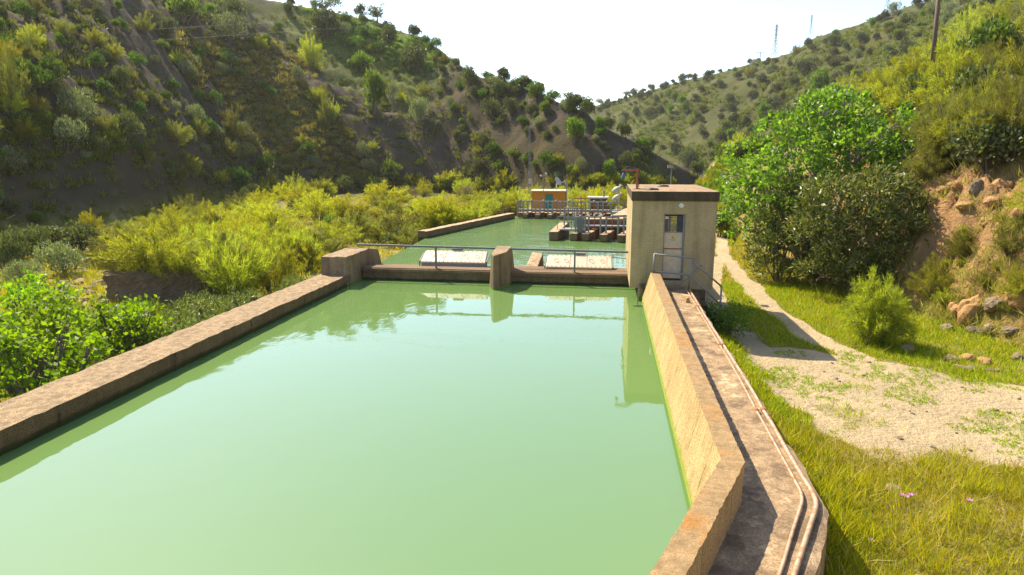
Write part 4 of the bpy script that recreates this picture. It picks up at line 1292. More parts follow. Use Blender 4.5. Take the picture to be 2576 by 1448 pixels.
BUSH = dict(
    lentisk=[round_bush(100 + i, 1500, .12, .085, mat='l_lentisk') for i in range(3)],
    green=[round_bush(120 + i, 1500, .13, .085, mat='l_green', r0=.4) for i in range(2)],
    olive=[round_bush(140 + i, 1700, .13, .05, mat='l_olive', nb=9, r0=.42, squash=1.0) for i in range(3)],
    oak=[round_bush(160 + i, 1600, .12, .085, mat='l_oak', nb=8, squash=.9) for i in range(3)],
    broom=[broom_bush(180 + i, 60, 105, 1.0, .95, .012, .125, 'l_broom') for i in range(6)],
    gold=[broom_bush(190 + i, 58, 105, 1.0, .95, .012, .125, 'l_gold') for i in range(4)],
    dull=[broom_bush(195 + i, 54, 100, 1.0, .9, .013, .13, 'l_broomdull') for i in range(4)],
    dead=[broom_bush(240 + i, 46, 60, 1.0, .85, .009, .16, 'l_dead', .1, .25) for i in range(2)],
    tuft=[broom_bush(230 + i, 60, 40, 1.0, .95, .03, .28, 'l_tuft', .1, .2) for i in range(3)],
    faroak=[round_bush(165 + i, 1600, .12, .085, mat='l_faroak', nb=8, squash=.9) for i in range(3)])
_used = {}


def ground_z(x, y): return float(height_grid(np.array([x]), np.array([y]))[0])


def place_bush(kind, p, w, h, label, cat='bush', group=None, name=None, sink=.06, rz=None):
    """one bush of width w and height h standing at ground point p; foliage and stems are one mesh at this size"""
    ms = BUSH[kind]; me = ms[R.randrange(len(ms))]
    o = bpy.data.objects.new(name or {'broom': 'broom_bush', 'gold': 'golden_broom', 'dull': 'tamarisk_bush', 'fine': 'feathery_shrub', 'dullfine': 'dry_shrub', 'road': 'roadside_shrub', 'faroak': 'scrub_oak', 'tuft': 'grass_tussock', 'dead': 'dead_shrub', 'lentisk': 'lentisk_bush', 'green': 'leafy_bush', 'olive': 'olive_bush', 'oak': 'scrub_oak'}[kind], me)
    COL.objects.link(o)
    base = {'broom': .95, 'gold': .95, 'dull': .92, 'tuft': .95, 'dead': .85, 'fine': .95, 'dullfine': .95, 'road': .72}.get(kind, 1.0); bh = 1.0
    o.scale = (w / 2 / base, w / 2 / base, h / bh)
    o.location = (p[0], p[1], p[2] - sink * h)
    o.rotation_euler = (0, 0, R.uniform(0, 6.28) if rz is None else rz)
    return tag(o, label, cat, group)


def pix_size(p, wpx, hpx):
    k = float((np.array(p) - CAM) @ _fw) / F
    return wpx * k, hpx * k

# ------------------------------------------------------------------ left hill: bushes one can point at, then the scatter
def A(l): return [(x * .4004, y * .4004, w * .4004, h * .4004, *r) for x, y, w, h, *r in l]
def B_(l): return [(x * .4 + 772.8, y * .4, w * .4, h * .4, *r) for x, y, w, h, *r in l]
def C_(l): return [(x * .375 + 1610, y * .375, w * .375, h * .375, *r) for x, y, w, h, *r in l]


LH = A([
    (430, 950, 240, 200, 'olive', 'grey-green wild olive at the top edge of the bare slope, lower of two'),
    (500, 790, 230, 210, 'olive', 'grey-green wild olive just above the bare slope, upper of two'),
    (790, 880, 240, 170, 'oak', 'long dark green bush right of the two grey olives'),
    (90, 700, 260, 360, 'dull', 'tall yellow-green broom at the left edge of the picture on the hill'),
    (40, 410, 220, 170, 'gold', 'golden broom at the left edge of the picture on the hill'),
    (850, 420, 140, 85, 'lentisk', 'dark glossy round bush alone on the shaded slope near the flat-topped gap'),
    (1085, 580, 100, 85, 'lentisk', None), (1255, 670, 105, 90, 'lentisk', 'left of two dark round bushes side by side in mid slope'),
    (1355, 680, 95, 105, 'lentisk', 'right of two dark round bushes side by side in mid slope'), (1230, 835, 80, 80, 'lentisk', None),
    (910, 210, 160, 120, 'dull', None), (1440, 270, 220, 170, 'olive', 'large brownish olive crown high on the left hill'),
    (1165, 140, 210, 180, 'green', 'bright green spreading tree at the top edge of the left hill'), (1320, 140, 130, 110, 'green', 'smaller bright green tree beside the spreading one at the top of the hill'),
    (1265, 370, 95, 85, 'green', 'small lime green bush in the upper middle of the left hill'), (1020, 310, 80, 60, 'green', None),
    (1960, 440, 200, 210, 'broom', 'tall yellow-green tree on the ridge shoulder of the left hill'),
    (2050, 230, 200, 150, 'oak', None), (1470, 910, 170, 220, 'dull', 'tall dull broom clump in the middle of the hill foot'), (1110, 910, 240, 150, 'dull', 'wide dull broom below the twin round bushes'),
    (1390, 1160, 130, 95, 'broom', 'bright yellow-green broom low on the hill beside the dark bush'), (1545, 1120, 115, 90, 'lentisk', 'dark bush low on the hill beside the yellow broom'),
    (1055, 1070, 110, 65, 'lentisk', 'dark bush on the sunlit rim of the bare slope'), (1075, 1115, 65, 55, 'olive', None), (930, 1030, 100, 140, 'dull', None),
    (860, 950, 100, 60, 'lentisk', None), (760, 970, 90, 80, 'lentisk', None), (200, 830, 95, 80, 'lentisk', None), (285, 845, 75, 55, 'lentisk', None), (400, 605, 80, 50, 'lentisk', None),
    (1710, 1220, 160, 140, 'broom', None), (1860, 1230, 160, 130, 'broom', None), (1870, 520, 100, 100, 'olive', None), (1990, 650, 160, 100, 'broom', None),
    (2050, 800, 130, 180, 'dull', None), (620, 960, 140, 90, 'oak', None), (220, 90, 160, 110, 'dull', None), (1480, 120, 160, 120, 'oak', None), (620, 120, 100, 80, 'oak', None),
    (240, 560, 200, 130, 'lentisk', None), (230, 720, 150, 130, 'gold', None), (20, 1080, 110, 150, 'lentisk', None), (130, 1070, 150, 120, 'oak', None),
    (1640, 330, 130, 110, 'broom', None), (1590, 320, 70, 60, 'lentisk', None), (1180, 480, 120, 90, 'olive', None), (1410, 340, 60, 40, 'lentisk', None),
    (90, 1340, 150, 90, 'oak', None), (230, 1400, 130, 70, 'green', None), (1080, 1290, 70, 60, 'green', None), (1440, 990, 120, 110, 'dull', None), (1290, 970, 70, 60, 'olive', None), (1330, 900, 130, 130, 'dull', None),
    (980, 400, 70, 50, 'olive', None), (1220, 410, 80, 60, 'olive', None), (1730, 720, 60, 40, 'gold', None), (1900, 900, 80, 55, 'tufty', None), (1600, 590, 50, 30, 'gold', None),
    (1020, 720, 80, 60, 'dull', None), (960, 640, 130, 60, 'dull', None), (800, 560, 70, 40, 'gold', None), (1110, 690, 60, 50, 'olive', None),
]) + B_([
    (130, 240, 210, 170, 'oak', 'big dark evergreen below the crest tree on the left hill'), (350, 245, 120, 75, 'lentisk', 'dark rounded bush on the green sunlit shoulder'), (340, 305, 70, 65, 'lentisk', None),
    (525, 310, 160, 150, 'oak', 'tall dark bush on the ridge just under the skyline'), (690, 460, 220, 190, 'oak', 'broad brown-green tree in the middle of the shaded hill face'), (340, 450, 160, 120, 'green', 'bright green bush on the shaded face above the green tree'),
    (415, 720, 220, 260, 'green', 'large green tree with dark foot on the shaded face'), (535, 620, 90, 95, 'olive', None), (705, 790, 160, 160, 'olive', 'pale grey-green olive alone on the dark slope'),
    (1205, 620, 120, 110, 'oak', None), (1170, 750, 150, 120, 'oak', None), (1670, 900, 210, 150, 'green', 'round light green tree in the right part of the shaded face'), (1905, 1150, 130, 140, 'green', 'dim green bush in deep shade near the foot of the hill'),
    (2000, 870, 115, 90, 'oak', None), (1215, 1090, 110, 85, 'green', None), (515, 1120, 160, 115, 'green', 'lime green bush at the hill foot behind the yellow brooms'), (355, 1000, 110, 100, 'olive', None),
    (2395, 1050, 130, 120, 'oak', 'upper of two round dark trees at the far end of the left hill'), (2450, 1120, 110, 100, 'oak', 'lower of two round dark trees at the far end of the left hill'), (160, 770, 110, 140, 'broom', None), (80, 660, 130, 110, 'broom', None),
    (1430, 1060, 60, 50, 'lentisk', None), (1565, 1060, 100, 70, 'lentisk', None), (925, 710, 70, 60, 'lentisk', None), (970, 780, 60, 35, 'green', None), (1350, 790, 110, 60, 'lentisk', None),
    (1020, 540, 130, 120, 'oak', None), (1110, 620, 90, 60, 'lentisk', None), (1290, 720, 110, 100, 'oak', None), (850, 470, 80, 60, 'oak', None), (830, 380, 70, 60, 'oak', None), (940, 430, 80, 60, 'oak', None),
    (770, 320, 70, 50, 'lentisk', None), (720, 290, 70, 45, 'lentisk', None), (620, 200, 60, 45, 'oak', None), (560, 480, 70, 50, 'green', None), (1500, 730, 110, 90, 'green', None), (1410, 720, 90, 70, 'oak', None),
    (1590, 640, 70, 60, 'oak', None), (1730, 700, 90, 90, 'oak', None), (1830, 830, 110, 90, 'green', None), (1080, 1090, 110, 90, 'oak', None), (1300, 1000, 120, 70, 'green', None), (2150, 960, 120, 90, 'oak', None),
    (1690, 1100, 70, 60, 'broom', None), (240, 160, 120, 80, 'green', None), (450, 350, 110, 80, 'lentisk', None), (270, 300, 80, 60, 'lentisk', None), (600, 640, 70, 50, 'gold', None), (480, 560, 90, 60, 'dull', None),
])
KN = {'lentisk': 'dark green rounded bush', 'oak': 'dull dark evergreen bush', 'faroak': 'dull dark evergreen bush', 'tuft': 'golden dry tussock', 'dead': 'brown leafless dead bush', 'olive': 'grey-green olive-like bush', 'green': 'fresh green leafy bush', 'broom': 'yellow-green feathery bush', 'gold': 'golden feathery bush', 'dull': 'dull yellowish feathery bush'}


def run_list(lst, zone, group):
    g = hit([q[0] for q in lst], [q[1] for q in lst])
    for q, p in zip(lst, g):
        if np.isnan(p[0]): continue
        kind = q[4] if q[4] in BUSH else 'gold'
        w, h = pix_size(p, q[2], q[3])
        place_bush(kind, p, w, h * 1.05, q[5] or '%s scattered %s' % (KN[kind], zone), group=group)


run_list(LH, 'on the shaded left hillside', 'bushes on the left hillside')


def scatter(n, inside, kinds, smin_, smax_, zone, group, seed, cond=None, aspect=(.65, 1.0), box=(0, 2576, 0, 1448)):
    """bushes at random picture positions inside a region, each standing on the ground found there"""
    q = np.random.default_rng(seed); done = 0; tries = 0
    while done < n and tries < 40:
        tries += 1
        X = q.uniform(box[0], box[1], 300); Yp = q.uniform(box[2], box[3], 300)
        k = in_poly(X, Yp, inside); X, Yp = X[k], Yp[k]
        if not len(X): continue
        g = hit(X, Yp)
        for p in g:
            if done >= n: break
            if np.isnan(p[0]) or (cond and not cond(p)): continue
            kind = kinds[q.integers(len(kinds))]
            w = q.uniform(smin_, smax_) * (q.random() ** .6 * .6 + .5); h = w * q.uniform(*aspect)
            place_bush(kind, p, w, h, '%s scattered %s' % (KN[kind], zone), group=group)
            done += 1


LEFTPOLY = [(0, 0), (690, 0), (860, 30), (980, 55), (1110, 110), (1200, 180), (1370, 235), (1490, 285), (1610, 360), (1770, 445), (1300, 468), (830, 480), (560, 515), (300, 560), (0, 590)]
BARE = [tuple(v[:2]) for v in hit([0, 120, 290, 420, 560, 300, 0], [450, 405, 400, 455, 518, 556, 586])]
SHADE = [tuple(v[:2]) for v in hit([900, 1080, 1330, 1330, 1000], [300, 260, 330, 460, 465])]
def hill_ok(p):
    x, y = np.array([p[0]]), np.array([p[1]])
    return not in_poly(x, y, BARE)[0] and not (in_poly(x, y, SHADE)[0] and R.random() < .6)
scatter(170, LEFTPOLY, ['lentisk', 'oak', 'oak', 'green', 'olive', 'dull', 'lentisk', 'broom'], 1.4, 3.8, 'on the shaded left hillside', 'bushes on the left hillside', 71, cond=hill_ok, box=(0, 1780, 0, 600))
scatter(120, [(470, 60), (760, 120), (850, 300), (960, 460), (830, 470), (640, 380), (520, 260), (420, 120)], ['tuft', 'tuft', 'tuft', 'olive', 'tuft', 'dull'], .8, 1.9, 'on the sunlit rib of the left hillside', 'tussocks on the left hillside', 72, box=(400, 980, 40, 480), aspect=(.5, .8))
scatter(46, [(690, -2), (880, 22), (1000, 58), (1110, 104), (1260, 205), (1360, 235), (1490, 286), (1600, 352), (1600, 368), (1480, 305), (1350, 255), (1230, 220), (1100, 130), (960, 75), (800, 30)], ['oak', 'oak', 'lentisk', 'olive'], 1.4, 3.4, 'along the crest of the left hill', 'bushes on the left hill crest', 73, box=(680, 1620, -5, 380), aspect=(.7, 1.05))


scatter(26, [(-420, 0), (0, 0), (0, 590), (-420, 640)], ['lentisk', 'oak', 'olive', 'dull'], 1.6, 4.0, 'on the left hillside at the edge of the view', 'bushes on the left hillside', 74, box=(-420, 0, 0, 640))
scatter(44, [(1100, 140), (1300, 215), (1490, 290), (1640, 385), (1745, 440), (1330, 465), (1000, 465)], ['lentisk', 'oak', 'oak', 'olive', 'green', 'oak'], 1.3, 3.0, 'on the dark spur behind the far pool', 'bushes on the dark spur', 75, box=(1000, 1750, 140, 466))
# trees standing against the sky
def skyline_tree(pxx, pyf, wpx, hpx, label, seed, Y=None, group='trees on the skyline'):
    p = hit([pxx], [pyf])[0]
    k = 0
    while np.isnan(p[0]) and k < 60:
        k += 1; p = hit([pxx], [pyf + k * 1.5])[0]
    w, h = pix_size(p, wpx * 1.1, hpx * 1.2)
    t = thing('holm_oak', tuple(p), label, 'tree', group=group)
    cr, blobs = tree_crown(seed, 1300, .36, .28, w / 2, h * .5, h * .56, 13, 'l_oak', .44)
    tr = tree_trunk(blobs, h * .045, h * .62, seed)
    link(bpy.data.objects.new('trunk', tr), t); link(bpy.data.objects.new('crown', cr), t)


for i, q in enumerate(B_([(110, 86, 190, 90, 'big dark round tree cut by the top edge on the left hill crest'), (335, 104, 78, 70, 'small round tree alone on the crest right of the big dark one'),
                          (440, 152, 125, 100, 'spreading tree on the crest with a paler bush beneath'), (690, 238, 55, 50, 'low round tree halfway down the crest line'),
                          (1240, 526, 62, 82, 'upright tree standing alone against the sky on the lower crest'), (1380, 570, 74, 62, 'left of two crooked trees on the lower crest'),
                          (1442, 598, 66, 62, 'right of two crooked trees on the lower crest'), (1655, 700, 115, 88, 'wide round tree where the left crest meets the sky gap'),
                          (1845, 678, 74, 58, 'round tree at the bottom of the sky gap on the far ridge'), (2010, 608, 60, 40, 'low tree left of the far ridge start'), (2045, 600, 50, 40, 'small tree next to the low one at the far ridge start'),
                          (2155, 562, 30, 34, 'tiny tree alone on the far ridge'), (2110, 582, 40, 26, 'tiny flat tree on the far ridge'), (2360, 500, 40, 36, 'left of two touching trees on the far ridge'), (2400, 494, 44, 34, 'right of two touching trees on the far ridge'), (2300, 515, 22, 26, 'very small tree before the touching pair on the far ridge'),
                          (-102, 22, 40, 34, 'thin pale tree at the top edge on the left crest')])):
    skyline_tree(q[0], q[1], q[2], q[3], q[4], 300 + i)

# far right hill
RH = C_([(1100, 500, 140, 90, 'faroak', 'largest dark tree with a long shadow in the middle of the right hill'), (815, 560, 95, 62, 'faroak', 'dark round tree left of the largest one on the right hill'), (1025, 575, 85, 60, 'faroak', 'dark tree just below the largest one on the right hill'),
         (770, 665, 65, 55, 'faroak', 'single dark tree with a long shadow lower on the right hill'), (655, 535, 62, 52, 'faroak', None), (1310, 450, 100, 62, 'faroak', 'pale topped tree right of the largest one on the right hill'), (410, 615, 62, 42, 'faroak', None),
         (150, 602, 52, 42, 'faroak', None), (930, 365, 85, 40, 'faroak', 'dark tree on the ridge line below the left pylon'), (1490, 145, 95, 45, 'faroak', 'dark tree on the ridge line right of the second pylon'), (600, 690, 75, 60, 'faroak', None), (610, 750, 95, 62, 'faroak', None),
         (715, 830, 55, 45, 'faroak', None), (920, 615, 75, 52, 'faroak', None), (280, 705, 75, 70, 'green', None), (230, 690, 70, 80, 'green', None), (300, 760, 60, 80, 'green', None), (200, 760, 60, 70, 'green', None), (140, 770, 60, 60, 'faroak', None), (60, 800, 70, 60, 'faroak', None),
         (1160, 345, 60, 40, 'faroak', None), (1380, 340, 60, 50, 'faroak', None), (1300, 370, 70, 50, 'faroak', None), (1700, 390, 70, 55, 'faroak', None), (1450, 530, 90, 60, 'green', None), (1800, 330, 60, 50, 'faroak', None), (900, 430, 60, 40, 'faroak', None), (1180, 520, 90, 50, 'faroak', None),
         (60, 650, 60, 40, 'faroak', None), (200, 640, 60, 40, 'faroak', None), (440, 550, 50, 36, 'faroak', None), (730, 580, 36, 30, 'faroak', None), (765, 590, 36, 26, 'faroak', None), (880, 640, 40, 40, 'faroak', None), (600, 808, 40, 26, 'faroak', None)])
run_list(RH, 'on the sunlit far right hill', 'bushes on the far right hill')
RIGHTPOLY = [(1490, 275), (1700, 208), (1950, 136), (2180, 36), (2340, 0), (2576, 0), (2450, 60), (2300, 140), (2150, 220), (1960, 300), (1830, 400), (1800, 440), (1700, 400), (1600, 350)]
scatter(225, RIGHTPOLY, ['faroak', 'faroak', 'faroak', 'dull', 'olive', 'green'], 2.2, 6.0, 'on the sunlit far right hill', 'bushes on the far right hill', 77, cond=lambda p: p[1] > 110, box=(1480, 2576, 0, 450))
scatter(40, [(1490, 272), (1700, 205), (1950, 132), (2030, 86), (2180, 32), (2340, -4), (2340, 8), (2180, 46), (2030, 100), (1950, 146), (1700, 220), (1490, 286)], ['faroak', 'faroak', 'oak'], 2.2, 4.6, 'along the far right ridge line', 'bushes on the far right ridge', 79, box=(1480, 2350, -5, 300))

# ------------------------------------------------------------------ river flat between the canal and the hill
FLAT = [(350, 545), (480, 535), (620, 505), (800, 480), (1000, 472), (1200, 474), (1330, 480), (1330, 535), (1090, 590), (1000, 640), (930, 612), (800, 640), (790, 690), (640, 735), (540, 760), (470, 720), (430, 640), (330, 620)]
def flat_ok(p): return not (p[0] > -10.6 and p[1] < 52) and p[0] < 20
def flatbush(lst):
    for x, y, w, h, kind, lab in lst:
        # the flat lies near -2 m; the foot of each bush is where the ray meets it
        p = hit([x], [y])[0]
        W, H = pix_size(p, w, h)
        place_bush(kind, p, W, H * .8, lab or '%s in the thicket between canal and hill' % KN[kind], group='brooms of the river flat')
flatbush([
     (600, 760, 200, 230, 'broom', 'big yellow-green broom with bare bent branch right of the earth bank'),
    (690, 745, 170, 190, 'broom', 'yellow-green broom directly left of the canal wall corner'), (520, 700, 170, 180, 'broom', None), (450, 640, 180, 140, 'broom', None), (400, 590, 130, 80, 'broom', None),
    (800, 560, 150, 100, 'gold', 'golden flat-topped broom with bare stems behind the thicket'), (970, 520, 170, 80, 'gold', None), (880, 560, 150, 90, 'gold', None), (560, 600, 160, 90, 'gold', None), (680, 580, 150, 90, 'gold', None),
    (740, 670, 160, 130, 'broom', None), (640, 650, 170, 120, 'broom', None), (830, 630, 160, 110, 'broom', None), (900, 610, 150, 110, 'dull', None), (1000, 610, 170, 110, 'dull', 'dull green broom bulging over the corner behind the concrete block'),
    (1060, 600, 100, 90, 'dull', None), (1030, 625, 120, 80, 'dull', 'dull broom overhanging the water behind the weir block'), (1130, 555, 160, 70, 'gold', None), (1240, 535, 160, 80, 'broom', None), (1300, 530, 90, 70, 'broom', None), (1190, 560, 110, 60, 'broom', None),
    (1080, 560, 140, 90, 'broom', None), (760, 530, 140, 80, 'gold', None), (640, 555, 150, 70, 'broom', None)])
scatter(100, FLAT, ['broom', 'gold', 'broom', 'dull', 'gold'], 2.6, 4.4, 'in the thicket between canal and hill', 'brooms of the river flat', 81, cond=flat_ok, box=(320, 1340, 460, 770), aspect=(.45, .72))
scatter(60, [(560, 512), (760, 482), (960, 462), (1330, 462), (1330, 482), (960, 496), (700, 505)], ['broom', 'gold', 'broom', 'dull', 'oak'], 2.6, 4.6, 'along the foot of the left hill', 'brooms at the foot of the left hill', 89, cond=lambda p: 60 < p[1] < 150 and p[2] < 3, box=(560, 1330, 455, 515), aspect=(.6, .85))
scatter(16, FLAT, ['dead', 'olive', 'dead', 'green', 'oak'], 1.8, 3.4, 'in the thicket between canal and hill', 'odd bushes among the brooms of the flat', 90, cond=flat_ok, box=(320, 1340, 460, 770), aspect=(.6, .9))
# behind the far pool and the gatehouse
scatter(26, [(1330, 470), (1600, 462), (1800, 465), (1800, 520), (1420, 530), (1330, 520)], ['broom', 'gold', 'broom', 'dull'], 2.2, 3.4, 'behind the far pool and the gatehouse', 'brooms behind the far pool', 83, cond=lambda p: 60 < p[1] < 85, box=(1330, 1800, 460, 530), aspect=(.6, .9))
scatter(26, [(1330, 455), (1780, 452), (1800, 466), (1330, 474)], ['broom', 'dull', 'gold'], 2, 3.2, 'on the valley floor beyond the huts', 'bushes of the far valley floor', 84, cond=lambda p: 66 < p[1] < 118, box=(1330, 1800, 450, 476), aspect=(.5, .7))
for x, y, w, h in ((-1.0, 62, 4.5, 2.6), (.4, 64, 4.0, 2.7), (-2.4, 64, 3.6, 2.0), (2.6, 63, 3.2, 2.4), (5.5, 66, 3.0, 1.8), (-8.5, 60, 4, 2.5), (-11.5, 58, 4.4, 2.6), (-10.2, 55, 3.2, 2.2), (8.2, 70, 3.6, 2.5)):
    place_bush(R.choice(['broom', 'gold', 'broom']), (x, y, ground_z(x, y)), w, h, 'yellow-green feathery bush behind the huts of the far pool', group='brooms behind the far pool')
# darker leafy bushes on the left of the flat
for x, y, w, h, kind, lab in [(160, 690, 130, 80, 'olive', 'round grey-green bush standing alone on the stony flat'), (60, 715, 90, 60, 'olive', 'small grey-green bush left of the round one on the stony flat'),
                              (40, 660, 130, 90, 'oak', None), (120, 640, 140, 70, 'oak', None), (210, 640, 140, 80, 'oak', None), (20, 690, 90, 100, 'oak', None), (280, 640, 130, 60, 'dull', None), (200, 610, 120, 40, 'oak', None), (90, 610, 130, 40, 'oak', None), (310, 600, 120, 50, 'dull', None), (230, 590, 60, 60, 'gold', 'small orange-tinted bush at the foot of the bare slope'), (250, 670, 110, 60, 'dull', None)]:
    p = hit([x], [y])[0]; W, H = pix_size(p, w, h)
    place_bush(kind, p, W, H, lab or '%s on the left of the river flat' % KN[kind], group='leafy bushes of the river flat')


p = at_z(372, 778, -2.0)
mb = rough_sweep([(p[0] - 2.3, p[1] + .9), (p[0] - 1.9, p[1] + .1), (p[0] + .3, p[1] - .25), (p[0] + 2.0, p[1] + .7), (p[0] + 3.0, p[1] + 2.2)],
                 [(.25, -2.6), (.05, -1.0), (.12, -.55), (-.2, -.38), (-2.2, -.4), (-2.2, -2.6)], .05, .16, 44)
o = mb.build('earth_bank', M['earth'])
tag(o, 'dark vertical face of eroded earth under the round broom on the river flat', 'earth bank')


place_bush('broom', (p[0] - .1, p[1] + .75, -.62), 4.9, 2.5, 'round yellow-green broom hanging over the dark earth bank', group='brooms of the river flat')
place_bush('dull', (p[0] - 1.5, p[1] + .55, -.62), 2.3, 1.5, 'dull broom spilling over the left end of the dark earth bank', group='brooms of the river flat')
place_bush('broom', (p[0] + 1.3, p[1] + .5, -.66), 2.6, 1.6, 'small yellow-green broom at the right end of the dark earth bank', group='brooms of the river flat')
place_bush('dull', (p[0] + 2.6, p[1] + 1.9, -.8), 3.4, 2.1, 'dull broom at the right shoulder of the dark earth bank', group='brooms of the river flat')


# rocks
def rock_mesh(seed, mat):
    import bmesh
    bm = bmesh.new(); bmesh.ops.create_icosphere(bm, subdivisions=3, radius=1)
    q = np.random.default_rng(seed); o3 = q.uniform(0, 50, 3)
    for v in bm.verts:
        c = v.co
        n = float(fbm(c.x * 1.1 + o3[0], c.y * 1.1 + c.z * .9 + o3[1], seed, 3)) - .5
        m = float(vnoise(c.x * 2.6 + o3[2], c.z * 2.6 - c.y * 1.7, seed + 3)) - .5
        v.co = c * (1 + n * .9 + m * .28)
    me = bpy.data.meshes.new('rock'); bm.to_mesh(me); bm.free(); me.materials.append(M[mat])
    return me
ROCKS = {m: [rock_mesh(400 + i * 7 + k, m) for i in range(3)] for k, m in enumerate(('rock', 'rockorange', 'rockgrey'))}
def place_rock(p, w, h, mat, label, group=None, d=None):
    o = bpy.data.objects.new('rock', ROCKS[mat][R.randrange(3)]); COL.objects.link(o)
    o.location = (p[0], p[1], p[2] + h * .08); o.scale = (w / 2, (d or w) / 2 * .8, h / 2); o.rotation_euler = (R.uniform(-.2, .2), R.uniform(-.2, .2), R.uniform(0, 6))
    return tag(o, label, 'rock', group)
for x, y, w, h, mat, lab in [(2278, 880, 44, 26, 'rock', 'pale rounded rock at the grass edge below the small feathery bush'), (2250, 1240, 46, 34, 'rock', 'pale rock lying in the tall meadow grass near pink flowers'),
                             (2392, 905, 40, 18, 'rock', 'flat pale stone, leftmost of the stone group on the verge'), (2435, 903, 36, 22, 'rockorange', 'orange-tinted stone in the stone group on the verge'), (2440, 930, 40, 14, 'rockgrey', None), (2475, 912, 36, 18, 'rockorange', None), (2500, 935, 36, 16, 'rockgrey', None), (2415, 925, 26, 12, 'rock', None), (2560, 905, 40, 30, 'rockgrey', None),
                             (2440, 790, 60, 76, 'rockorange', 'tall tan rock outcrop at the foot of the cut bank'), (2460, 835, 44, 24, 'rockgrey', 'grey boulder below the tan outcrop'), (2545, 835, 42, 26, 'rockgrey', None), (2380, 830, 40, 26, 'rockgrey', None),
                             (2520, 475, 50, 40, 'rockorange', 'orange rock high in the cut bank under the overhanging brooms'), (2500, 510, 44, 26, 'rockorange', None), (2550, 500, 50, 26, 'rockorange', None), (2455, 480, 30, 50, 'rockgrey', 'upright grey stone in the cut bank'), (2400, 470, 36, 24, 'rockorange', None), (2430, 520, 40, 20, 'rockorange', None), (2480, 560, 30, 20, 'rockorange', None), (2370, 480, 30, 20, 'rockorange', None), (2570, 540, 40, 30, 'rockorange', None),
                             (2490, 830, 40, 30, 'rock', None), (2410, 780, 50, 40, 'rockorange', None), (2500, 770, 60, 40, 'rockgrey', None), (2560, 760, 60, 50, 'rockorange', None)]:
    p = hit([x], [y])[0]; W, H = pix_size(p, w, h)
    place_rock(p, W, H, mat, lab or ('%s stone lying among others on the right verge and bank' % {'rock': 'pale', 'rockorange': 'orange', 'rockgrey': 'grey'}[mat]), 'stones on the right verge and bank')
q = np.random.default_rng(9)
for i in range(60):
    x, y = q.uniform(70, 330), q.uniform(680, 765)
    p = hit([x], [y])[0]; s_ = q.uniform(.25, .8)
    place_rock(p, s_, s_ * .5, q.choice(['rock', 'rockgrey', 'rockgrey']), 'pale stone scattered on the stony river flat', 'stones of the river flat')
for x, y, w, h, lab in [(150, 745, 40, 16, 'white flat stone gleaming on the stony river flat'), (430, 745, 50, 36, 'grey boulder at the right end of the dark earth bank'), (350, 800, 70, 26, 'dark flat rock below the earth bank')]:
    p = hit([x], [y])[0]; W, H = pix_size(p, w, h); place_rock(p, W, H, 'rock' if 'white' in lab else 'rockgrey', lab, 'stones of the river flat')
for i in range(34):
    x, y = q.uniform(4.2, 9.8), q.uniform(11.5, 18.5)
    if path_mask(np.array([x]), np.array([y]))[0] < .5: continue
    s_ = q.uniform(.05, .13); place_rock((x, y, ground_z(x, y)), s_, s_ * .7, q.choice(['rock', 'rockgrey']), 'loose small stone lying on the sandy track', 'loose stones on the track')

# ------------------------------------------------------------------ right side: fig tree, oleanders, bank brooms
fig = thing('fig_tree', (10.0, 33.0, ground_z(10.0, 33.0)), 'large bright green fig tree spreading over the track behind the gatehouse', 'tree')
gz = fig.location.z
r = np.random.default_rng(500)
fb = [(-2.9, -1.5, 2.6 - gz, 1.6, 1.5), (-3.3, .2, 4.0 - gz, 1.5, 1.4), (-1.8, -.6, 5.4 - gz, 1.7, 1.3), (.2, -.5, 6.4 - gz, 1.8, 1.2), (2.0, -.2, 5.9 - gz, 1.6, 1.2), (-3.6, -.8, 1.6 - gz, 1.2, 1.3), (-.8, -1.6, 4.4 - gz, 1.7, 1.5),
      (1.2, -1.8, 4.6 - gz, 1.7, 1.4), (3.2, -.8, 4.4 - gz, 1.4, 1.3), (-2.2, -2.0, 3.8 - gz, 1.5, 1.3), (0, .8, 5.2 - gz, 2.2, 1.6), (-2.6, 1.4, 3.2 - gz, 1.6, 1.5), (-.4, -.8, 6.9 - gz, .9, .7), (-3.9, .3, 2.6 - gz, .9, .9), (4.2, -1.2, 3.6 - gz, .8, .7), (-3.2, -1.6, .9 - gz, 1.2, 1.0), (-2.4, -2.4, 2.2 - gz, 1.3, 1.2), (-1.2, -2.4, 3.4 - gz, 1.3, 1.1), (3.6, -1.4, 5.2 - gz, 1.2, 1.0), (.6, -2.6, 5.0 - gz, 1.2, 1.0), (0, -1.4, 3.2 - gz, 1.3, 1.1), (1.5, -1.6, 3.6 - gz, 1.3, 1.1), (2.6, -2.0, 4.2 - gz, 1.2, 1.0)]
P, d = blob_points(fb, 1750, r, .22, .3)
# each point is a twig end carrying a whorl of leaves
K = 9
Pc = np.repeat(P, K, 0) + r.normal(size=(len(P) * K, 3)) * .10
Dc = np.repeat(d, K, 0) * .5 + r.normal(size=(len(P) * K, 3)) * .65 + [0, 0, .12]
V, Q = leaves(Pc, Dc, .20, .16, r, .3)
link(bpy.data.objects.new('crown', np_mesh('crown', V, Q, M['l_fig'])), fig)
paths = []
for bl in fb:
    e = np.array(bl[:3]); m = e * [.45, .45, .55] + r.normal(size=3) * .2
    paths.append(([(r.uniform(-.3, .3), r.uniform(-.3, .3), -.3), tuple(m), tuple(e)], [.13, .08, .035]))
    for k in range(7):
        f = e + unit(r.normal(size=(1, 3)))[0] * bl[3] * .95
        paths.append(([tuple(m * .35 + e * .65), tuple((e + f) / 2 + r.normal(size=3) * .1), tuple(f)], [.04, .025, .012]))
V, Q = tubes_np(paths, 6)
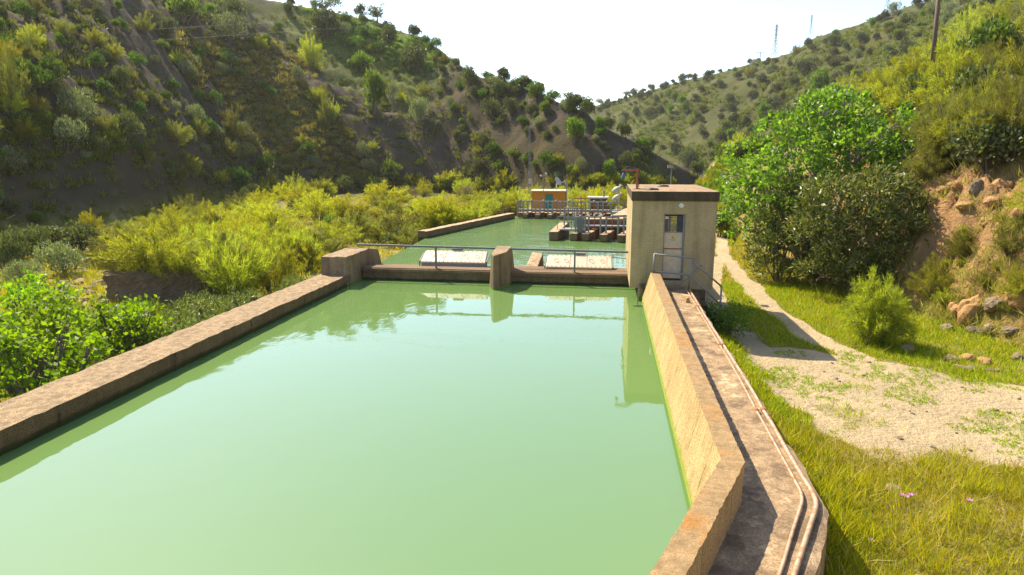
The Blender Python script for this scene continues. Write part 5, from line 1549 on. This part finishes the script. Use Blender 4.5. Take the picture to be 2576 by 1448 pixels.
link(bpy.data.objects.new('trunk', np_mesh('trunk', V, Q, M['barkpale'])), fig)


def leafy_tree(name, loc, blobs, n, K, L, W, mat, label, cat, seed, spread=.12, inner=.25, bark='bark', up=.25):
    r = np.random.default_rng(seed)
    t = thing(name, loc, label, cat)
    P, d = blob_points(blobs, n, r, inner, .25)
    Pc = np.repeat(P, K, 0) + r.normal(size=(len(P) * K, 3)) * spread
    Dc = np.repeat(d, K, 0) * .6 + r.normal(size=(len(P) * K, 3)) * .6 + [0, 0, up]
    V, Q = leaves(Pc, Dc, L, W, r, .25)
    link(bpy.data.objects.new('crown' if cat == 'tree' else 'foliage', np_mesh('crown', V, Q, M[mat])), t)
    paths = []
    for bl in blobs:
        e = np.array(bl[:3])
        paths.append(([(r.uniform(-.2, .2), r.uniform(-.2, .2), -.4), tuple(e * .5 + r.normal(size=3) * .1), tuple(e)], [.05, .035, .015]))
        for k in range(4):
            f = e + unit(r.normal(size=(1, 3)))[0] * bl[3] * .8
            paths.append(([tuple(e * .7), tuple((e + f) / 2 + r.normal(size=3) * .06), tuple(f)], [.022, .014, .006]))
    V, Q = tubes_np(paths, 5)
    link(bpy.data.objects.new('trunk' if cat == 'tree' else 'stems', np_mesh('stems', V, Q, M[bark])), t)
    return t


def B3(*l): return list(l)
leafy_tree('oleander', (10.2, 28.6, ground_z(10.2, 28.6)), B3((-1.5, -.6, 3.6, 1.1, 1.0), (.2, -.9, 3.9, 1.1, 1.0), (1.6, -.6, 3.6, 1.0, 1.0), (-1.7, -.8, 2.4, 1.1, .9), (-.2, -1.3, 2.8, 1.2, 1.0), (1.4, -1.2, 2.6, 1.2, 1.0), (-.8, -1.1, 1.4, 1.0, .8), (.8, -1.4, 1.5, 1.0, .8), (2.3, -.8, 2.9, .9, .9), (-1.6, -1.0, .9, .9, .7), (.2, -1.5, .6, 1.0, .6), (1.6, -1.4, .7, 1.0, .6), (2.6, -1.0, 1.4, .9, .8)),
           1900, 8, .25, .07, 'l_oleander', 'tall grey-green oleander in front of the fig tree, dark and hollow beneath', 'bush', 510)
leafy_tree('oleander', (7.9, 31.0, ground_z(7.9, 31.0)), B3((-.6, -.4, 2.8, 1.0, .9), (.6, -.6, 3.2, 1.0, .9), (-.5, -.8, 1.8, .9, .8), (.8, -.8, 1.7, 1.0, .9), (.2, -.3, 3.9, .9, .8), (-.9, -.4, 1.2, .7, .7), (-.5, -.9, .6, .8, .5), (.7, -.9, .6, .8, .5), (1.6, -.9, 1.2, .9, .9), (1.8, -.8, .5, .8, .5)),
           1150, 8, .24, .065, 'l_oleander', 'smaller grey-green oleander under the left side of the fig tree', 'bush', 511)

ROAD = dict(broom=[broom_bush(520, 150, 130, 1.0, .74, .010, .11, 'l_road', 1.3, .1, .06)], dullfine=[broom_bush(521 + i, 80, 130, 1.0, .95, .009, .12, 'l_broomdull', .9, .15, .06) for i in range(3)], fine=[broom_bush(525 + i, 80, 130, 1.0, .95, .009, .12, 'l_broom', .9, .15, .06) for i in range(2)])
BUSH['fine'] = ROAD['fine']; BUSH['dullfine'] = ROAD['dullfine']; BUSH['road'] = ROAD['broom']
KN['fine'] = 'yellow-green feathery bush'; KN['dullfine'] = 'brownish feathery bush'; KN['road'] = 'feathery bush'


def near_bush(kind, px_, py_, w, h, lab=None, zone='on the right bank'):
    p = hit([px_], [py_])[0]
    if np.isnan(p[0]): return
    W, H = pix_size(p, w, h)
    place_bush(kind, p, W, H, lab or '%s %s' % (KN[kind], zone), group='brooms on the right bank')


scatter(26, [(2590, 20), (2950, 0), (2950, 700), (2590, 560)], ['dullfine', 'fine', 'broom', 'oak'], 1.4, 3.2, 'on the right bank at the edge of the view', 'brooms on the right bank', 91, cond=lambda p: p[1] < 90, box=(2590, 2950, 0, 700), aspect=(.55, .85))
near_bush('road', 2195, 862, 175, 185, 'feathery yellow-green bush standing alone at the roadside below the oleander')
for q in [(2345, 745, 120, 100, 'fine', 'green broom spilling over the cut bank right of the oleander'), (2430, 650, 120, 80, 'dullfine', None), (2540, 640, 110, 70, 'dullfine', None), (2570, 760, 120, 120, 'fine', None), 
          (2450, 400, 200, 190, 'fine', None), (2540, 400, 190, 230, 'dullfine', 'big dark drooping broom at the right edge above the orange cut'), (2360, 380, 190, 160, 'dullfine', None), (2330, 450, 130, 100, 'dullfine', None), (2480, 290, 210, 170, 'dullfine', None), (2576, 260, 200, 190, 'fine', None), (2400, 280, 190, 140, 'fine', None), (2310, 300, 180, 120, 'fine', None), (2230, 280, 170, 110, 'fine', None),
          (2200, 250, 120, 80, 'broom', None), (2300, 220, 150, 100, 'broom', None), (2400, 190, 160, 110, 'broom', None), (2490, 180, 180, 130, 'lentisk', 'dark green bush high on the bank right of the wooden pole'), (2550, 130, 170, 130, 'broom', None), (2440, 110, 120, 90, 'broom', None), (2280, 380, 130, 90, 'dullfine', None), (2130, 250, 80, 70, 'broom', None), (2060, 245, 70, 70, 'green', None), (2100, 260, 90, 50, 'green', None), (2576, 60, 120, 90, 'dull', None), (2500, 60, 90, 60, 'broom', None), (2340, 160, 120, 70, 'broom', None)]:
    near_bush(q[4], q[0], q[1], q[2], q[3], q[5])
scatter(70, [(2060, 260), (2300, 140), (2450, 60), (2576, 20), (2576, 420), (2400, 440), (2300, 350), (2180, 300)], ['dullfine', 'dullfine', 'broom', 'dull', 'fine', 'oak', 'dullfine'], 1.6, 3.4, 'on the right bank', 'brooms on the right bank', 85, cond=lambda p: p[1] < 110, box=(2060, 2576, 20, 440), aspect=(.55, .85))
scatter(20, [(2330, 560), (2576, 560), (2576, 800), (2420, 820), (2330, 740)], ['fine', 'dullfine', 'dullfine'], .4, 1.0, 'on the right bank', 'brooms on the right bank', 86, cond=lambda p: p[1] < 60, box=(2330, 2576, 560, 820), aspect=(.5, .8))
scatter(34, [(1795, 330), (1900, 262), (2090, 250), (2110, 320), (1900, 400), (1800, 440)], ['broom', 'dull', 'green', 'dull', 'oak'], 1.6, 3.6, 'on the bank behind the fig tree', 'bushes behind the fig tree', 88, cond=lambda p: 36 < p[1] < 140, box=(1790, 2110, 250, 440))
scatter(16, [(1790, 440), (1830, 420), (1830, 600), (1800, 600)], ['broom', 'green', 'gold', 'lentisk'], 1.6, 3.2, 'beside the track beyond the fig tree', 'bushes beside the track', 87, cond=lambda p: p[1] > 48 and p[0] > 7, box=(1785, 1840, 420, 600))

# near left: leafy sapling thicket and oleander below the canal wall
for i, (x, y, w, h, lab) in enumerate([(-12.6, 12.6, 1.5, 2.9, 'bright lime leafy sapling bush nearest the lower left canal wall'), (-15.0, 15.2, 1.7, 3.0, 'bright lime leafy sapling bush second from the canal wall at the left edge'), (-13.2, 16.2, 1.2, 2.5, 'small lime leafy sapling bush between the near ones and the oleanders'), (-17.5, 17.6, 1.6, 2.8, 'bright lime leafy sapling bush farthest out at the left edge')]):
    z = -2.1
    q = np.random.default_rng(600 + i)
    bl = [(q.uniform(-w * .8, w * .8), q.uniform(-w * .8, w * .8), q.uniform(.3, .95) * h, w * q.uniform(.14, .30), w * q.uniform(.2, .42)) for _ in range(26)]
    leafy_tree('leafy_sapling', (x, y, z), bl, 620, 5, .14, .105, 'l_sapling', lab, 'bush', 610 + i, .12, .5, 'bark', .1)
for i, (x, y, h) in enumerate([(-12.2, 18.6, 2.2), (-13.6, 19.4, 1.8), (-15.4, 19.2, 1.7), (-12.0, 21.0, 2.0), (-13.8, 21.4, 1.6), (-11.8, 16.6, 2.2), (-17.0, 20.0, 1.4), (-11.6, 23.2, 1.9)]):
    q = np.random.default_rng(630 + i)
    bl = [(q.uniform(-.8, .8), q.uniform(-.8, .8), q.uniform(.35, .9) * h, q.uniform(.35, .5), q.uniform(.35, .5)) for _ in range(11)]
    leafy_tree('oleander', (x, y, -2.1), bl, 260, 8, .15, .036, 'l_oleander', 'low narrow-leaved oleander outside the left canal wall, %s' % ('just behind the lime saplings', 'in the middle of the row', 'set back behind the row', 'near the upper end of the row', 'far from the wall beyond the row', 'closest to the lime saplings', 'farthest left by the stony flat', 'last before the yellow brooms')[i], 'bush', 640 + i, .08, .3, 'bark', .6)
# plants at the foot of the gatehouse stairs
leafy_tree('leafy_bush', (3.75, 20.2, -.75), [(0, 0, .35, .42, .35), (.3, .3, .5, .35, .3), (-.3, .4, .45, .35, .35), (.2, -.3, .25, .35, .25)], 220, 6, .10, .06, 'l_green', 'small dark leafy plant at the foot of the gatehouse steps', 'plant', 660)

# ------------------------------------------------------------------ tufts and grass too many to count
def tuft_field(name, P, blades, L, W, mat, seed, lean=.5):
    r = np.random.default_rng(seed)
    n = len(P) * blades
    C = np.repeat(P, blades, 0); C[:, :2] += r.normal(size=(n, 2)) * np.repeat(np.asarray(L), blades)[:, None] * .35
    D = r.normal(size=(n, 3)) * lean; D[:, 2] = np.abs(D[:, 2]) + .75
    V, Q = leaves(C, D, np.repeat(np.asarray(L), blades), np.repeat(np.asarray(W), blades), r, .2)
    o = bpy.data.objects.new(name, np_mesh(name, V, Q, M[mat])); COL.objects.link(o); o['kind'] = 'stuff'
    return o


def sample_poly(poly, n, seed, box):
    q = np.random.default_rng(seed); X = q.uniform(box[0], box[1], n); Yp = q.uniform(box[2], box[3], n)
    k = in_poly(X, Yp, poly); g = hit(X[k], Yp[k]); return g[~np.isnan(g[:, 0])], q


GOLDZ = [(470, 60), (760, 120), (850, 300), (960, 460), (830, 470), (640, 380), (520, 260), (420, 120)]
g, q = sample_poly(GOLDZ, 2600, 91, (400, 980, 40, 480))
k = fbm(g[:, 0] * .12, g[:, 1] * .12, 95, 3) > .42
L = q.uniform(.5, 1.1, k.sum())
tuft_field('dry_tufts', g[k], 26, L, L * .16, 'l_tuft', 92, .75)
g, q = sample_poly([(-450, -60)] + LEFTPOLY[:-1] + [(-450, 640)], 6800, 93, (-450, 1780, -60, 640))
k = (fbm(g[:, 0] * .08, g[:, 1] * .08, 97, 4) > .40) & ~(in_poly(g[:, 0], g[:, 1], BARE) & (q.random(len(g)) < .8))
L = q.uniform(.35, .95, k.sum())
tuft_field('hill_herbs', g[k], 20, L, L * .18, 'l_herb', 94, .8)
g, q = sample_poly([(760, 20), (860, 40), (980, 62), (1080, 120), (1140, 170), (1040, 190), (940, 130), (800, 90)], 1500, 104, (740, 1150, 10, 200))
L = q.uniform(.4, .9, len(g))
tuft_field('lush_herbs', g, 20, L, L * .2, 'l_lush', 105, .8)
g, q = sample_poly(RIGHTPOLY, 9000, 96, (1480, 2576, 0, 450))
g = g[g[:, 1] > 100]
k = fbm(g[:, 0] * .05, g[:, 1] * .05, 98, 4) > .34
L = q.uniform(.6, 1.6, k.sum())
tuft_field('hill_scrub', g[k], 18, L, L * .22, 'l_herb', 95, .8)
g, q = sample_poly([(0, 600), (1330, 480), (1330, 540), (1000, 640), (790, 700), (300, 930), (0, 1060)], 6500, 99, (0, 1340, 470, 1060))
g = g[(g[:, 0] < -10.4)]
L = q.uniform(.2, .6, len(g)) * (.6 + .012 * g[:, 1])
tuft_field('flat_herbs', g, 16, L, L * .07, 'grass', 100, .7)
BANKP = [(2040, 300), (2300, 130), (2576, 10), (2576, 860), (2300, 790), (2060, 740)]
g, q = sample_poly(BANKP[:2] + [(3000, -40), (3000, 1000)] + BANKP[4:], 6200, 101, (2040, 3000, -40, 1000))
sx = g[:, 0] - np.interp(g[:, 1], BANKY, BANKX)
g = g[(g[:, 1] < 110) & (fbm(g[:, 0] * .5, g[:, 1] * .5, 103, 3) > .42) & ((sx > 3.6) | (sx < .2) | (g[:, 1] > 40) | (q.random(len(g)) < .25))]
L = q.uniform(.2, .55, len(g)) * (.55 + .018 * g[:, 1])
tuft_field('bank_herbs', g, 26, L, L * .045, 'l_tuft', 102, .8)

# meadow grass on the right verge
q = np.random.default_rng(111)
def grass_patch(name, n, x0, x1, y0, y1, L0, W0, mat, seed, dens=None, lean=.45):
    q = np.random.default_rng(seed)
    x = q.uniform(x0, x1, n); y = y0 + (y1 - y0) * q.random(n)
    pm = path_mask(x, y)
    k = (pm < q.uniform(.08, .8, n) ** 1.5) & (x < np.interp(y, BANKY, BANKX) + 1.0)
    xw = np.interp(y, [2.6, 6.0, 7.42, 60], [.62, 2.08, 2.72, 2.72]) + .05
    k &= x > np.where(y < 27.5, xw, 3.6)
    k &= ~((x > 2.2) & (x < 4.1) & (y > 20.0) & (y < 27.5) & (x < 3.5))
    if dens is not None: k &= dens(x, y) > q.random(n)
    x, y = x[k], y[k]
    z = height_grid(x, y)
    L = L0 * q.uniform(.55, 1.3, len(x)) * (.6 + .8 * fbm(x * .7, y * .7, seed, 3))
    D = q.normal(size=(len(x), 3)) * lean; D[:, 2] = np.abs(D[:, 2]) + .8
    D[:, 0] += (fbm(x * .8, y * .8, seed + 5, 2) - .5) * 1.4
    V, Q = leaves(np.stack([x, y, z - .02], 1), D, L, np.full(len(x), W0), q, .3)
    o = bpy.data.objects.new(name, np_mesh(name, V, Q, M[mat])); COL.objects.link(o); o['kind'] = 'stuff'


grass_patch('meadow_grass', 90000, 1.2, 9.5, 4.2, 13.6, .14, .012, 'grass', 121, None, .65)
grass_patch('meadow_grass', 22000, 1.2, 5.0, 4.2, 16, .19, .012, 'grassgreen', 122, lambda x, y: sstep(5.0, 3.0, x))
grass_patch('verge_grass', 60000, 2.7, 14, 13.6, 30, .17, .018, 'grassgreen', 123)
grass_patch('verge_grass', 40000, 2.7, 14, 13.6, 30, .17, .018, 'grass', 124)
grass_patch('verge_grass', 26000, 3.4, 13, 30, 62, .28, .035, 'grass', 125)
grass_patch('dry_stalks', 2600, 1.8, 9.5, 4.2, 13.0, .62, .009, 'straw', 126, lambda x, y: fbm(x * .9, y * .9, 127, 3) * .9, .7)
grass_patch('dry_stalks', 2200, 3, 13, 13, 27, .40, .012, 'straw', 128, lambda x, y: fbm(x * .9, y * .9, 129, 3) * .9, .7)
q = np.random.default_rng(141)
x = q.uniform(1.6, 9.0, 520); y = q.uniform(4.4, 12.5, 520)
xw = np.interp(y, [2.6, 6.0, 7.42, 60], [.62, 2.08, 2.72, 2.72]) + .1
k = (x > xw) & (path_mask(x, y) < .1) & ((x < xw + 1.2) | (fbm(x * .6, y * .6, 143, 3) > .52))
x, y = x[k], y[k]
tuft_field('grass_clumps', np.stack([x, y, height_grid(x, y)], 1), 34, q.uniform(.2, .42, len(x)), q.uniform(.008, .012, len(x)), 'grass', 142, .42)
x = q.uniform(2.8, 9.0, 420); y = q.uniform(6, 13.0, 420)
k = (path_mask(x, y) < .1) & (fbm(x * .8, y * .8, 145, 3) > .48); x, y = x[k], y[k]
C = np.stack([x, y, height_grid(x, y) + q.uniform(.06, .17, len(x))], 1)
C = np.repeat(C, 5, 0); D = q.normal(size=C.shape); D[:, 2] = .35
V, Q = leaves(C, D, np.full(len(C), .013), np.full(len(C), .011), q, .1)
o = bpy.data.objects.new('meadow_flowers', np_mesh('meadow_flowers', V, Q, M['petal_yellow'])); COL.objects.link(o); o['kind'] = 'stuff'
# low weeds creeping over the sand
q = np.random.default_rng(131)
x = q.uniform(3.4, 10, 9000); y = q.uniform(11, 19.5, 9000)
k = (fbm(x * .7, y * .7, 133, 4) + (fbm(x * 3, y * 3, 135, 2) - .5) * .4 > .56) & (x > 3.2)
x, y = x[k], y[k]
tuft_field('sand_weeds', np.stack([x, y, height_grid(x, y)], 1), 5, q.uniform(.03, .09, len(x)), q.uniform(.01, .02, len(x)), 'grassgreen', 132, 1.0)

# flowers
for i, (px_, py_, z) in enumerate([(2272, 1247, .18), (2292, 1246, .2), (2190, 1360, .2), (2072, 1398, .25), (2280, 1250, .15), (2440, 1260, .2)]):
    p = at_z(px_, py_, -.8)
    t = thing('mallow_flower', (p[0], p[1], ground_z(p[0], p[1])), ('left bloom of the pink pair beside the pale meadow rock', 'right bloom of the pink pair beside the pale meadow rock', 'single pink mallow low in the meadow nearest the pipes', 'pale purple mallow at the foot of the walkway edge', 'lowest pink bloom beside the pale meadow rock', 'faint pink bloom far right in the meadow')[i], 'flower', rz=i, group='pink mallow flowers')
    hgt = p[2] - t.location.z
    b = MB(); b.tube([(0, 0, 0), (.01, .01, hgt * .6), (0, -.01, hgt)], .004, 5); b.build('stalk', M['l_herb'], t)
    b = MB()
    for k in range(5):
        a = k * 1.2566
        c, s_ = math.cos(a), math.sin(a)
        f = lambda r_, w_, zz: (c * r_ - s_ * w_, s_ * r_ + c * w_, hgt + zz)
        b.add([f(.004, 0, 0), f(.03, -.02, .012), f(.05, 0, .016), f(.03, .02, .012)], [(0, 1, 2, 3)])
    b.build('petals', M['pink'], t, fix=False)

# ------------------------------------------------------------------ air
b = MB(); b.box(-1650, 1650, -1650, 1650, -9, 100)
hz = bpy.data.materials.new('haze_air'); hz.use_nodes = True
nt = hz.node_tree; nt.nodes.remove(nt.nodes['Principled BSDF'])
pv = nt.nodes.new('ShaderNodeVolumePrincipled')
pv.inputs['Color'].default_value = (.95, .93, .86, 1); pv.inputs['Density'].default_value = .00013; pv.inputs['Anisotropy'].default_value = .35
nt.links.new(pv.outputs[0], nt.nodes['Material Output'].inputs['Volume'])
o = b.build('haze', hz); o['kind'] = 'stuff'
